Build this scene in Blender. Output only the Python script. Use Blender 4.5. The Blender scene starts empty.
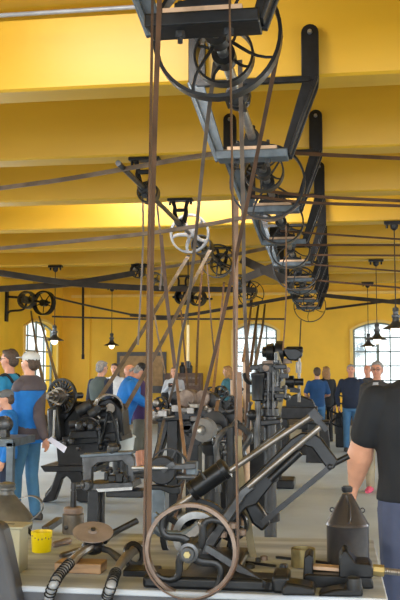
import bpy, math, random
from mathutils import Vector, Matrix, noise
random.seed(7)
V = Vector
R = math.radians
PI = math.pi
SC = bpy.context.scene
COL = SC.collection
SC.view_settings.view_transform = 'Standard'
SC.view_settings.look = 'None'
SC.view_settings.gamma = 1
SC.view_settings.exposure = 0.35

# ---------------------------------------------------------------- camera
EYE = V((0, 0, 1.55))
FPX = 890.0
cd = bpy.data.cameras.new('camera')
cam = bpy.data.objects.new('camera', cd)
COL.objects.link(cam)
SC.camera = cam
cd.sensor_fit = 'VERTICAL'
cd.sensor_height = 36
cd.lens = FPX / 600 * 36
cd.clip_end = 300
cam.location = EYE
cam.rotation_euler = (R(90) + math.atan(75 / FPX), 0, math.atan(133 / FPX))
cd.dof.use_dof = True
cd.dof.focus_distance = 8.0
cd.dof.aperture_fstop = 32.0
CM = cam.rotation_euler.to_matrix()

def ray(px, py):
    return CM @ V(((px - 200) / FPX, (300 - py) / FPX, -1))
def at(px, py, Y):
    d = ray(px, py)
    return EYE + d * (Y / d.y)
def atz(px, py, z):
    d = ray(px, py)
    return EYE + d * ((z - EYE.z) / d.z)
def sz(n, Y):                     # length of n pixels at depth Y
    return n * Y / FPX

# ---------------------------------------------------------------- materials
def mat(name, col, rough=.5, metal=0.0, var=.15, scale=8.0, bump=0.0, col2=None, spec=.5, stretch=None, detail=4):
    m = bpy.data.materials.new(name)
    m.use_nodes = True
    nt = m.node_tree
    N, L = nt.nodes, nt.links
    b = N['Principled BSDF']
    tc = N.new('ShaderNodeTexCoord')
    mp = N.new('ShaderNodeMapping')
    L.new(tc.outputs['Object'], mp.inputs[0])
    if stretch: mp.inputs['Scale'].default_value = stretch
    no = N.new('ShaderNodeTexNoise')
    no.inputs['Scale'].default_value = scale
    no.inputs['Detail'].default_value = detail
    L.new(mp.outputs[0], no.inputs['Vector'])
    cr = N.new('ShaderNodeValToRGB')
    c2 = col2 or tuple(min(1, c * (1 + var)) for c in col)
    c1 = col if col2 else tuple(c * (1 - var) for c in col)
    cr.color_ramp.elements[0].position = .35
    cr.color_ramp.elements[1].position = .65
    cr.color_ramp.elements[0].color = (*c1, 1)
    cr.color_ramp.elements[1].color = (*c2, 1)
    L.new(no.outputs[0], cr.inputs[0])
    L.new(cr.outputs[0], b.inputs['Base Color'])
    b.inputs['Roughness'].default_value = rough
    b.inputs['Metallic'].default_value = metal
    b.inputs['Specular IOR Level'].default_value = spec
    if bump:
        bp = N.new('ShaderNodeBump')
        bp.inputs['Strength'].default_value = bump
        bp.inputs['Distance'].default_value = .01
        L.new(no.outputs[0], bp.inputs['Height'])
        L.new(bp.outputs[0], b.inputs['Normal'])
    return m
M = {}
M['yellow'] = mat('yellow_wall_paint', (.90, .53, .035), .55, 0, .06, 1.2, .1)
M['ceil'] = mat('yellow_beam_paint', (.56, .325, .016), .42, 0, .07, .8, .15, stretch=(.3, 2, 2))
M['trimy'] = mat('cream_yellow_trim', (.90, .62, .16), .5, 0, .05, 3)
M['floor'] = mat('grey_concrete', (.36, .42, .48), .5, 0, .0, 1.1, .05, (.46, .53, .60))
M['skirt'] = mat('dark_skirting', (.10, .07, .04), .6)
M['iron'] = mat('black_cast_iron', (.009, .010, .012), .34, .2, .3, 14, .15, spec=.35)
M['iron2'] = mat('dark_grey_machine_iron', (.017, .018, .021), .38, .3, .35, 10, .2, spec=.4)
M['greyiron'] = mat('worn_grey_iron', (.06, .062, .066), .34, .55, .4, 12, .15)
M['bluegrey'] = mat('blue_grey_paint_and_highlight', (.085, .11, .135), .4, .3, .3, 10)
M['steel'] = mat('bright_steel', (.36, .36, .36), .3, .85, .25, 14)
M['disc'] = mat('worn_sanding_disc', (.24, .195, .175), .6, 0, .2, 10)
M['palegrey'] = mat('pale_grey_paint', (.25, .265, .29), .4, .1, .15, 8)
M['stone'] = mat('grey_grinding_stone', (.17, .165, .16), .7, 0, .2, 10)
M['oldsteel'] = mat('aged_steel', (.20, .185, .17), .35, .7, .35, 10, .1)
M['rust'] = mat('rusted_steel', (.15, .11, .09), .6, .35, .4, 14, .2, (.30, .235, .20))
M['belt'] = mat('brown_leather_belt', (.075, .040, .024), .5, 0, .3, 5, 0)
M['beltl'] = mat('light_brown_leather_belt', (.25, .15, .095), .5, 0, .3, 5, 0)
M['beltd'] = mat('black_rubber_belt', (.03, .026, .024), .5, 0, .3, 5, 0)
M['beltg'] = mat('greyish_canvas_belt', (.14, .11, .09), .5, 0, .3, 5, 0)
M['oldbelt'] = mat('olive_worn_leather', (.13, .11, .06), .6, 0, .5, 8, .2, (.26, .22, .13))
M['wood'] = mat('varnished_wood_block', (.27, .165, .085), .5, 0, .3, 9, .1, stretch=(1, 6, 6))
M['woodp'] = mat('pale_wood_block', (.48, .33, .22), .5, 0, .2, 9)
M['bench'] = mat('grey_worn_bench_top', (.27, .30, .35), .75, 0, .0, 3.5, .15, (.48, .53, .60), stretch=(.6, 3, 1))
M['benchs'] = mat('grey_bench_steel', (.055, .058, .068), .5, .2, .2, 5)
M['can'] = mat('tarnished_tin', (.048, .046, .052), .3, .6, .3, 6, .1, (.11, .108, .118))
M['can2'] = mat('dull_zinc', (.16, .165, .165), .42, .6, .3, 8, .1)
M['tinbox'] = mat('cream_painted_tin', (.33, .315, .215), .45, .1, .12, 6)
M['ycup'] = mat('bright_yellow_plastic', (.85, .68, .0), .35, 0, .04, 12)
M['brass'] = mat('old_brass', (.32, .26, .12), .35, .7, .3, 14)
M['white'] = mat('white_enamel', (.62, .66, .66), .45, 0, .05)
M['paper'] = mat('pale_paper', (.62, .64, .78), .7, 0, .03)
M['frame'] = mat('grey_green_window_frame', (.20, .25, .24), .45, 0, .1)
M['cream'] = mat('cream_paint', (.80, .66, .36), .5, 0, .05)
M['board'] = mat('dark_notice_board', (.10, .10, .11), .6, 0, .1)
M['boardw'] = mat('tan_cork', (.42, .27, .13), .7, 0, .15)
M['cabinet'] = mat('dark_brown_cabinet', (.12, .07, .05), .6, 0, .25, 9)
M['out1'] = mat('pale_grey_facade', (.75, .78, .8), .8, 0, .05)
M['out2'] = mat('blue_grey_cladding', (.40, .47, .52), .8, 0, .08)
M['grass'] = mat('yard_ground', (.5, .5, .47), .8, 0, .15)
M['skin'] = mat('skin', (.58, .30, .20), .5, 0, .07, 18)
M['skinr'] = mat('ruddy_skin', (.55, .25, .16), .5, 0, .09, 18)
M['hairg'] = mat('grey_hair', (.23, .22, .21), .8, 0, .3, 60, .4)
M['hairb'] = mat('brown_hair', (.07, .045, .03), .7, 0, .3, 60, .4)
M['hairl'] = mat('blond_brown_hair', (.27, .14, .05), .6, 0, .3, 60, .4)
M['eye'] = mat('dark_eye', (.02, .015, .01), .3)
M['lip'] = mat('lip', (.42, .15, .12), .5)
def cloth(n, c): M[n] = mat(n + '_cloth', c, .85, 0, .14, 7, .25)
cloth('blue', (.01, .16, .52)); cloth('blue2', (.012, .065, .19)); cloth('teal', (.02, .22, .42)); cloth('greyj', (.085, .07, .08))
cloth('jeans', (.05, .15, .30)); cloth('jeansl', (.055, .165, .30)); cloth('navy', (.009, .017, .042)); cloth('black', (.011, .012, .015))
cloth('tee', (.007, .009, .013)); cloth('navyp', (.062, .078, .145)); cloth('capw', (.50, .51, .50)); cloth('capk', (.012, .012, .015))
cloth('capg', (.12, .13, .14)); cloth('vest', (.055, .075, .075)); cloth('purple', (.05, .025, .10)); cloth('shorts', (.12, .12, .10))
cloth('lshirt', (.42, .44, .48)); cloth('tealj', (.03, .12, .16)); cloth('khaki', (.36, .31, .22)); cloth('greyd', (.05, .05, .055))
cloth('pink', (.75, .12, .22)); cloth('shoe', (.05, .045, .04)); cloth('wshirt', (.6, .62, .66))

def emis(name, col, s):
    m = bpy.data.materials.new(name); m.use_nodes = True
    b = m.node_tree.nodes['Principled BSDF']
    b.inputs['Base Color'].default_value = (*col, 1)
    b.inputs['Emission Color'].default_value = (*col, 1)
    b.inputs['Emission Strength'].default_value = s
    return m
M['bulb'] = emis('glowing_bulb', (1, .80, .55), 2.6)
M['tube'] = emis('added_glow_tube', (1, .97, .9), 1.0)
g = bpy.data.materials.new('window_glass'); g.use_nodes = True
nt = g.node_tree; nt.nodes.clear()
o_ = nt.nodes.new('ShaderNodeOutputMaterial'); mx = nt.nodes.new('ShaderNodeMixShader')
tr = nt.nodes.new('ShaderNodeBsdfTransparent'); gl = nt.nodes.new('ShaderNodeBsdfGlossy')
tr.inputs[0].default_value = (.94, .97, .97, 1); gl.inputs['Roughness'].default_value = .05
mx.inputs[0].default_value = .06
nt.links.new(tr.outputs[0], mx.inputs[1]); nt.links.new(gl.outputs[0], mx.inputs[2]); nt.links.new(mx.outputs[0], o_.inputs[0])
M['glass'] = g

# ---------------------------------------------------------------- mesh builder (world coordinates)
def frame(axis):
    a = V(axis).normalized()
    u = a.cross(V((0, 0, 1)))
    if u.length < 1e-4: u = a.cross(V((0, 1, 0)))
    u.normalize()
    return a, u, a.cross(u)
class MB:
    def __init__(s): s.v = []; s.f = []
    def add(s, vs, fs):
        n = len(s.v); s.v += [V(v) for v in vs]; s.f += [tuple(i + n for i in f) for f in fs]; return s
    def box(s, c, size, rz=0, rot=None):
        m = rot if rot else Matrix.Rotation(rz, 3, 'Z')
        c = V(c); x, y, z = (k / 2 for k in size)
        vs = [c + m @ V((a * x, b * y, d * z)) for a in (-1, 1) for b in (-1, 1) for d in (-1, 1)]
        return s.add(vs, [(0, 1, 3, 2), (4, 6, 7, 5), (0, 4, 5, 1), (2, 3, 7, 6), (0, 2, 6, 4), (1, 5, 7, 3)])
    def bar(s, a, b, w, d, up=(0, 1, 0)):      # rectangular bar from a to b: w across, d along 'up'
        a, b = V(a), V(b); t = (b - a).normalized(); u = V(up); u = (u - t * u.dot(t)).normalized(); x = t.cross(u)
        vs = [p + x * (i * w / 2) + u * (j * d / 2) for p in (a, b) for i, j in ((-1, -1), (1, -1), (1, 1), (-1, 1))]
        return s.add(vs, [(3, 2, 1, 0), (4, 5, 6, 7), (0, 1, 5, 4), (1, 2, 6, 5), (2, 3, 7, 6), (3, 0, 4, 7)])
    def loft(s, rings, n=16):                  # rings: (centre, u, v) ellipse half-axes vectors
        vs = []; fs = []
        for c, u, w in rings:
            for k in range(n):
                t = 2 * PI * k / n; vs.append(V(c) + V(u) * math.cos(t) + V(w) * math.sin(t))
        for i in range(len(rings) - 1):
            for k in range(n):
                q = (k + 1) % n; fs.append((i * n + k, i * n + q, (i + 1) * n + q, (i + 1) * n + k))
        fs.append(tuple(range(n - 1, -1, -1))); fs.append(tuple((len(rings) - 1) * n + k for k in range(n)))
        return s.add(vs, fs)
    def lathe(s, o, axis, prof, n=24):         # prof: (t along the axis, radius)
        a, u, w = frame(axis); o = V(o)
        return s.loft([(o + a * t, u * r, w * r) for t, r in prof], n)
    def cyl(s, a, b, r, r2=None, n=14):
        a, b = V(a), V(b); L = (b - a).length
        return s.lathe(a, b - a, [(0, r), (L, r if r2 is None else r2)], n)
    def ring(s, c, axis, Ro, Ri, w, n=40):     # flat-section ring, width w along the axis
        a, u, x = frame(axis); c = V(c); vs = []; fs = []
        for k in range(n):
            t = 2 * PI * k / n; d = u * math.cos(t) + x * math.sin(t)
            vs += [c + d * Ro - a * w / 2, c + d * Ro + a * w / 2, c + d * Ri + a * w / 2, c + d * Ri - a * w / 2]
        for k in range(n):
            p, q = 4 * k, 4 * ((k + 1) % n)
            for j in range(4): fs.append((p + j, q + j, q + (j + 1) % 4, p + (j + 1) % 4))
        return s.add(vs, fs)
    def tube(s, pts, r, n=8, closed=False):
        pts = [V(p) for p in pts]; m = len(pts); rings = []; pu = None
        rr = r if isinstance(r, (list, tuple)) else [r] * m
        for i, p in enumerate(pts):
            t = (pts[min(i + 1, m - 1)] - pts[max(i - 1, 0)]).normalized()
            if pu is None: _, pu, _ = frame(t)
            u = (pu - t * pu.dot(t)).normalized(); pu = u; w = t.cross(u)
            rings.append((p, u * rr[i], w * rr[i]))
        return s.loft(rings, n)
    def ribbon(s, pts, wd, w, t):              # flat strap: wd = width direction
        pts = [V(p) for p in pts]; m = len(pts); rings = []; wd = V(wd)
        vs = []; fs = []
        for i, p in enumerate(pts):
            tt = (pts[min(i + 1, m - 1)] - pts[max(i - 1, 0)]).normalized()
            u = (wd - tt * wd.dot(tt)).normalized(); x = tt.cross(u)
            vs += [p - u * w / 2 - x * t / 2, p + u * w / 2 - x * t / 2, p + u * w / 2 + x * t / 2, p - u * w / 2 + x * t / 2]
        for i in range(m - 1):
            for j in range(4): fs.append((4 * i + j, 4 * i + (j + 1) % 4, 4 * i + 4 + (j + 1) % 4, 4 * i + 4 + j))
        fs += [(3, 2, 1, 0), (4 * m - 4, 4 * m - 3, 4 * m - 2, 4 * m - 1)]
        return s.add(vs, fs)
    def prism(s, pts, d):                      # polygon + extrusion vector
        n = len(pts); d = V(d); vs = [V(p) for p in pts] + [V(p) + d for p in pts]
        fs = [tuple(range(n - 1, -1, -1)), tuple(range(n, 2 * n))] + [(k, (k + 1) % n, n + (k + 1) % n, n + k) for k in range(n)]
        return s.add(vs, fs)
    def sil(s, pix, Y, t):                     # outline standing at depth Y, t metres thick
        return s.prism([at(x, y, Y) for x, y in pix], (0, t, 0))
    def ell(s, c, r, rot=None, n=14, m=9):
        c = V(c); rx, ry, rz = r if isinstance(r, (tuple, list)) else (r, r, r); mt = rot or Matrix.Identity(3)
        vs = [c + mt @ V((0, 0, -rz))]; fs = []
        for i in range(1, m):
            a = -PI / 2 + PI * i / m
            for k in range(n):
                t = 2 * PI * k / n; vs.append(c + mt @ V((rx * math.cos(a) * math.cos(t), ry * math.cos(a) * math.sin(t), rz * math.sin(a))))
        vs.append(c + mt @ V((0, 0, rz))); T = len(vs) - 1
        for k in range(n): fs.append((0, 1 + (k + 1) % n, 1 + k)); fs.append((T, 1 + (m - 2) * n + k, 1 + (m - 2) * n + (k + 1) % n))
        for i in range(m - 2):
            for k in range(n):
                q = (k + 1) % n; fs.append((1 + i * n + k, 1 + i * n + q, 1 + (i + 1) * n + q, 1 + (i + 1) * n + k))
        return s.add(vs, fs)
    def build(s, name, m, parent=None, bevel=0, label=None, smooth=True, org=None):
        if parent is not None: o0 = wloc(parent)
        else:
            if org is None:
                xs = [v.x for v in s.v]; ys = [v.y for v in s.v]; zs = [v.z for v in s.v]
                org = V(((min(xs) + max(xs)) / 2, (min(ys) + max(ys)) / 2, min(zs)))
            o0 = V(org)
        me = bpy.data.meshes.new(name)
        me.from_pydata([v - o0 for v in s.v], [], s.f)
        me.validate(); me.update()
        import bmesh
        bm = bmesh.new(); bm.from_mesh(me); bmesh.ops.recalc_face_normals(bm, faces=bm.faces[:]); bm.to_mesh(me); bm.free()
        me.materials.append(M[m] if isinstance(m, str) else m)
        if smooth:
            me.shade_smooth(); me.set_sharp_from_angle(angle=.62)
        o = bpy.data.objects.new(name, me); COL.objects.link(o)
        if parent is not None: o.parent = parent
        else: o.location = o0
        WL[o.name] = V(o0)
        if bevel:
            b = o.modifiers.new('bevel', 'BEVEL'); b.width = bevel; b.segments = 2; b.limit_method = 'ANGLE'; b.angle_limit = R(40)
        if label: o['label'] = label
        return o
WL = {}
def wloc(o): return WL[o.name]
def tag(o, label, cat, group=None, kind=None):
    o['label'] = label; o['category'] = cat
    if group: o['group'] = group
    if kind: o['kind'] = kind
    return o
def struct(o): o['kind'] = 'structure'; return o
def thing(name, loc, label, cat, group=None):
    o = bpy.data.objects.new(name, None); COL.objects.link(o); o.location = V(loc); o.empty_display_size = .1
    WL[o.name] = V(loc)
    return tag(o, label, cat, group)
def copy_tree(o, loc, label=None):
    c = o.copy(); COL.objects.link(c); c.location = V(loc); WL[c.name] = V(loc)
    if label: c['label'] = label
    for ch in o.children:
        d = ch.copy(); COL.objects.link(d); d.parent = c
        for gg in ch.children:
            e = gg.copy(); COL.objects.link(e); e.parent = d
    return c
def curve_pts(pts, n=6):                       # Catmull-Rom through the points
    P = [V(p) for p in pts]; out = []
    for i in range(len(P) - 1):
        a, b, c, d = P[max(i - 1, 0)], P[i], P[i + 1], P[min(i + 2, len(P) - 1)]
        for k in range(n):
            t = k / n
            out.append(.5 * ((2 * b) + (c - a) * t + (2 * a - 5 * b + 4 * c - d) * t * t + (3 * b - a - 3 * c + d) * t ** 3))
    out.append(P[-1]); return out
# ---------------------------------------------------------------- the room
XL, XR, YB, ZC, ZB = -8.72, 7.6, 28.0, 4.83, 4.13
BY = [7.53 + 2.5 * k for k in range(-2, 8)]
struct(MB().box((-.4, 12, -.1), (16.8, 44, .2)).build('floor', 'floor'))
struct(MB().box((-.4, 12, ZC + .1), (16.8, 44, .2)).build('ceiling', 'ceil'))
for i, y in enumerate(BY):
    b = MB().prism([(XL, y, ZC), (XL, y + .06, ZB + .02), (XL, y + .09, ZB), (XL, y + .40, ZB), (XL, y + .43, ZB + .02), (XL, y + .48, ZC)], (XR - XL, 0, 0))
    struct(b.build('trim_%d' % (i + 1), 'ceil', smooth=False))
def arch(mb, mapf, lo, hi, z1, rise, top, d):  # the piece of wall above an arched opening
    n = 12; pts = []
    for k in range(n + 1):
        t = k / n; pts.append(mapf(lo + (hi - lo) * t, z1 + rise * math.sin(PI * t) ** .8))
    pts = [mapf(lo, top)] + pts + [mapf(hi, top)]
    mb.prism(pts, d)
def wall(name, mapf, d, u0, u1, wins, z0, z1, rise, m='yellow'):
    mb = MB(); cur = u0
    for lo, hi in wins:
        mb.prism([mapf(cur, 0), mapf(lo, 0), mapf(lo, ZC), mapf(cur, ZC)], d)
        mb.prism([mapf(lo, 0), mapf(hi, 0), mapf(hi, z0), mapf(lo, z0)], d)
        arch(mb, mapf, lo, hi, z1, rise, ZC, d); cur = hi
    mb.prism([mapf(cur, 0), mapf(u1, 0), mapf(u1, ZC), mapf(cur, ZC)], d)
    return struct(mb.build(name, m, smooth=False))
WN = [0]
def window(mapf, nrm, lo, hi, z0, z1, rise, nv=4, dh=.44, inset=.14, trim=True):
    WN[0] += 1; nrm = V(nrm)
    w = bpy.data.objects.new('window_%d' % WN[0], None); COL.objects.link(w); w['kind'] = 'structure'
    w.location = mapf((lo + hi) / 2, z0); WL[w.name] = V(w.location)
    n = 14
    def out(off, drop=0): 
        return [mapf(lo - off, z0 + drop)] + [mapf(lo - off + (hi - lo + 2 * off) * k / n, z1 + (rise + off * .8) * math.sin(PI * k / n) ** .8) for k in range(n + 1)] + [mapf(hi + off, z0 + drop)]
    if trim:
        mb = MB(); a, b = out(.10), out(0)
        for k in range(len(a) - 1):
            mb.prism([a[k] , a[k + 1], b[k + 1], b[k]], -nrm * .05)
        mb.build('window_surround', 'trimy', w)
    fr = MB(); a, b = out(0), out(-.06)
    for k in range(len(a) - 1): fr.prism([p + nrm * inset for p in (a[k], a[k + 1], b[k + 1], b[k])], nrm * .06)
    fr.prism([p + nrm * inset for p in (mapf(lo, z0), mapf(hi, z0), mapf(hi, z0 + .06), mapf(lo, z0 + .06))], nrm * .06)
    def top(u): return z1 + rise * max(0, math.sin(PI * (u - lo) / (hi - lo))) ** .8
    for k in range(1, nv):
        u = lo + (hi - lo) * k / nv; tk = .045 if k * 2 == nv else .02
        fr.prism([p + nrm * (inset + .01) for p in (mapf(u - tk, z0), mapf(u + tk, z0), mapf(u + tk, top(u)), mapf(u - tk, top(u)))], nrm * .04)
    z = z0 + dh
    while z < z1 + rise * .6:
        fr.prism([p + nrm * (inset + .01) for p in (mapf(lo, z - .02), mapf(hi, z - .02), mapf(hi, z + .02), mapf(lo, z + .02))], nrm * .04); z += dh
    fr.build('window_frame', 'frame', w, smooth=False)
    MB().prism([p + nrm * (inset + .03) for p in out(-.02)], nrm * .006).build('pane', 'glass', w, smooth=False)
    MB().prism([mapf(lo - .1, z0), mapf(hi + .1, z0), mapf(hi + .1, z0) - nrm * .1, mapf(lo - .1, z0) - nrm * .1], (0, 0, -.05)).build('window_sill', 'cream', w, smooth=False)
mb_ = lambda u, z: V((u, YB, z))
gx = lambda px: at(px, 340, YB).x
W0, W1, WR = .95, 2.95, .22
wb = [(gx(234), gx(277)), (gx(353), gx(403))]
wb = [(-6.9 - .3, -6.9 - .2)][:0] + wb + [(5.0, 6.5)]
wall('wall_back', mb_, (0, .35, 0), XL, XR, wb, W0, W1, WR)
for lo, hi in wb: window(mb_, (0, 1, 0), lo, hi, W0, W1, WR)
ml = lambda u, z: V((XL, u, z))
wl = [(-6.0, -4.2), (-1, .8), (4.0, 5.8), (9.0, 10.8), (14, 15.8), (19.0, 20.8), (24.4, 27.4)]
wall('wall_left', ml, (-.35, 0, 0), -10, YB + .35, wl, W0, W1, WR)
for lo, hi in wl: window(ml, (-1, 0, 0), lo, hi, W0, W1, WR)
mr = lambda u, z: V((XR, u, z))
wr = [(-6.0, -4.2), (-1, .8), (4.0, 5.8), (9.0, 10.8), (14, 15.8), (19.0, 20.8), (24.5, 26.5)]
wall('wall_right', mr, (.35, 0, 0), -10, YB + .35, wr, W0, W1, WR)
for lo, hi in wr: window(mr, (1, 0, 0), lo, hi, W0, W1, WR)
struct(MB().box((-.4, YB - .02, .17), (16, .04, .34)).build('baseboard_back', 'skirt'))
struct(MB().box((XL + .02, 9, .17), (.04, 38, .34)).build('baseboard_left', 'skirt'))
# shallow cornice and pilaster on the back wall
p = at(88, 330, YB)
struct(MB().box((p.x, YB - .03, 2.3), (.16, .06, 4.6)).build('trim_21', 'yellow'))
struct(MB().box((-.4, YB - .04, 4.1), (16, .1, .08)).build('trim_22', 'trimy'))
# outside: yard and pale buildings seen through the windows
tag(MB().box((0, 48, -.3), (120, 39, .2)).build('yard_ground', 'grass'), 'pale paved yard outside the arched windows', 'ground')['kind'] = 'structure'
t = thing('building', at(258, 375, 60) * V((1, 1, 0)), 'pale building with blue-grey bands outside the middle window', 'building')
c = at(258, 375, 60)
MB().box((c.x, 62, 4), (16, 4, 8)).build('wall', 'out1', t)
for z in (1.2, 3.2, 5.2): MB().box((c.x, 59.95, z), (15, .1, .9)).build('window_band', 'out2', t)
# notice board, cabinet at the back wall
c = at(137, 366, 27.6)
t = thing('notice_board', (c.x, 27.9, 1.0), 'dark framed notice board on the yellow wall behind the man in blue', 'notice board')
x0, x1 = at(117, 355, 27.9).x, at(166, 355, 27.9).x; z0, z1 = at(140, 393, 27.9).z, at(140, 352, 27.9).z
MB().box(((x0 + x1) / 2, 27.94, (z0 + z1) / 2), (x1 - x0, .08, z1 - z0)).build('board_frame', 'board', t)
MB().box(((x0 + x1) / 2, 27.89, (z0 + z1) / 2 + .05), (x1 - x0 - .2, .03, z1 - z0 - .35)).build('cork_panel', 'boardw', t)
x0, x1 = at(165, 380, 26.8).x, at(201, 380, 26.8).x; z1 = at(180, 373, 26.8).z
t = thing('slatted_cabinet', ((x0 + x1) / 2, 26.8, 0), 'dark brown slatted cabinet against the yellow back wall', 'cabinet')
MB().box(((x0 + x1) / 2, 27, z1 / 2), (x1 - x0, .5, z1)).build('body', 'cabinet', t)
for k in range(7): MB().box(((x0 + x1) / 2 + .1, 26.73, z1 - .15 - k * .2), (x1 - x0 - .35, .04, .07)).build('shelf_slat', 'rust', t)
for px in (182, 189): 
    c = at(px, 368, 26.9); tag(MB().lathe((c.x, 27, z1), (0, 0, 1), [(0, .09), (.2, .1), (.25, .05), (.33, .05)]).build('can', 'iron2'), 'small dark can on top of the slatted cabinet', 'can', 'dark cans on the slatted cabinet')
# railing at the right back
t = thing('hand_rail', at(333, 425, 24) * V((1, 1, 0)), 'thin metal hand rail standing by the right back wall', 'railing')
for px in (331, 335, 345):
    c = at(px, 400, 24); MB().cyl((c.x, 24, 0), (c.x, 24, at(px, 393, 24).z), .025).build('post', 'greyiron', t)
a, b = at(331, 393, 24), at(345, 397, 24); MB().cyl(a, b, .02).build('rail', 'greyiron', t)

# ---------------------------------------------------------------- pendant lamps on the beams
def lamp(X, Yb, zl, label, plate=.33):
    t = thing('pendant_lamp', (X, Yb + .1, ZB - .03), label, 'lamp', None)
    y = Yb + .1
    m = MB().box((X, y, ZB - .03), (plate, .12, .05)); m.cyl((X - .12, y, ZB - .04), (X - .12, y, ZB - .12), .02); m.cyl((X + .12, y, ZB - .04), (X + .12, y, ZB - .12), .02)
    m.lathe((X, y, ZB - .16), (0, 0, 1), [(0, .02), (.03, .06), (.1, .07)]).build('mounting_plate', 'iron', t)
    MB().cyl((X, y, ZB - .1), (X, y, zl + .3), .009, n=8).build('suspension_rod', 'iron', t)
    MB().lathe((X, y, zl + .12), (0, 0, 1), [(0, .06), (.05, .055), (.06, .07), (.1, .07), (.11, .045), (.16, .045), (.17, .055), (.22, .05), (.23, .02), (.26, .01)]).build('lamp_holder', 'greyiron', t)
    n = 28; pr = [(.12, .06), (.09, .075), (.06, .10), (.03, .16), (0, .215), (-.012, .22), (-.004, .205), (.02, .155), (.05, .09), (.11, .05)]
    MB().lathe((X, y, zl), (0, 0, 1), pr, n).build('lamp_shade', 'greyiron', t)
    m = MB(); m.ell((X, y, zl - .01), (.085, .085, .10)); m.build('bulb', 'bulb', t)
    return t
for px, k, pz, lb in ((390, 3, 322, 'nearest grey pendant lamp at the right edge, hung lowest and largest'), (376, 5, 333, 'middle one of the three grey pendant lamps before the right window'),
                      (367, 7, 340, 'farthest and smallest grey pendant lamp before the right window')):
    Y = BY[k + 2]; X = .95 + (.09 if k == 3 else .02); lamp(X, Y, at(px, pz + 6, Y).z, lb)
lamp(at(55, 300, BY[7] + .1).x, BY[7], at(55, 340, BY[7]).z, 'pendant lamp hanging before the left window above the man in the cap')
lamp(at(112, 300, BY[9] + .1).x, BY[9], at(112, 345, BY[9]).z, 'pendant lamp hanging above the man in the grey vest')
for i, (px, py0, py1, Y) in enumerate(((83, 289, 355, 25.0), (188, 325, 362, 19))):
    a = at(px, py0, Y); b = at(px, py1, Y)
    t = thing('belt_shifter_rod', (a.x, Y, b.z), ('dark iron belt shifter rod hanging before the left wall corner', 'pale belt shifter rod with a dark tip hanging above the slatted cabinet')[i], 'rod')
    MB().cyl((a.x, Y, ZB), b, .035 if i == 0 else .012, n=8).build('rod', 'iron', t)
    if i: MB().cyl(a, b, .03, n=8).build('wooden_rod', 'cream', t)
    MB().cyl((b.x, b.y, b.z + .02), (b.x, b.y, b.z - .12), .045, n=8).build('rod_grip', 'iron', t)

# ---------------------------------------------------------------- daylight and lamps
w = bpy.data.worlds.new('sky'); SC.world = w; w.use_nodes = True
bg = w.node_tree.nodes['Background']; bg.inputs[0].default_value = (.93, .97, 1.0, 1); bg.inputs[1].default_value = 1.6
def area(name, loc, rot, sx, sy, p, col=(1, .97, .93)):
    l = bpy.data.lights.new(name, 'AREA'); l.shape = 'RECTANGLE'; l.size = sx; l.size_y = sy; l.energy = p; l.color = col
    o = bpy.data.objects.new(name, l); COL.objects.link(o); o.location = loc; o.rotation_euler = rot; return o
for lo, hi in wl[:-1]: area('window_daylight', (XL + .1, (lo + hi) / 2, 2.0), (0, R(-42), 0), 2.0, 1.7, 190, (.82, .92, 1))
for lo, hi in wr: area('window_daylight', (XR - .1, (lo + hi) / 2, 2.0), (0, R(42), 0), 2.0, 1.7, 210, (.82, .92, 1))
area('added_rear_fill', (-.5, -9, 3.0), (R(70), 0, 0), 13, 4, 1050, (.86, .94, 1))  # fill light added behind the camera to lift floor and bench, no doorway there
# unseen strip lights added behind two beams to brighten the next beam face
def beam_wash(X0, X1, Yb, p, label):
    y = Yb + .56; z = ZC - .1
    t = thing('added_beam_wash', ((X0 + X1) / 2, y, z), label, 'lamp')
    MB().box(((X0 + X1) / 2, y, z + .06), (X1 - X0, .1, .07)).build('housing', 'white', t)
    MB().cyl((X0 + .05, y, z), (X1 - .05, y, z), .02, n=8).build('added_glow_tube', 'tube', t)
    area('added_wash_light', ((X0 + X1) / 2, y + .03, z - .02), (R(82), 0, 0), X1 - X0, .08, p, (1, .96, .92))
beam_wash(-4.0, -1.0, BY[4], 120, 'long added light strip hidden behind the third beam')
beam_wash(-3.0, -1.3, BY[1], 42, 'long added light strip hidden behind the nearest beam')

a = at(0, 5, 7.44); b = at(140, -2, 7.44)
t = tag(MB().cyl((-6.5, 7.44, ZC - .045), (-1.45, 7.44, ZC - .045), .02, n=12).build('conduit_pipe', 'palegrey'), 'white conduit pipe along the top of the nearest full beam, upper left corner', 'pipe')
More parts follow.
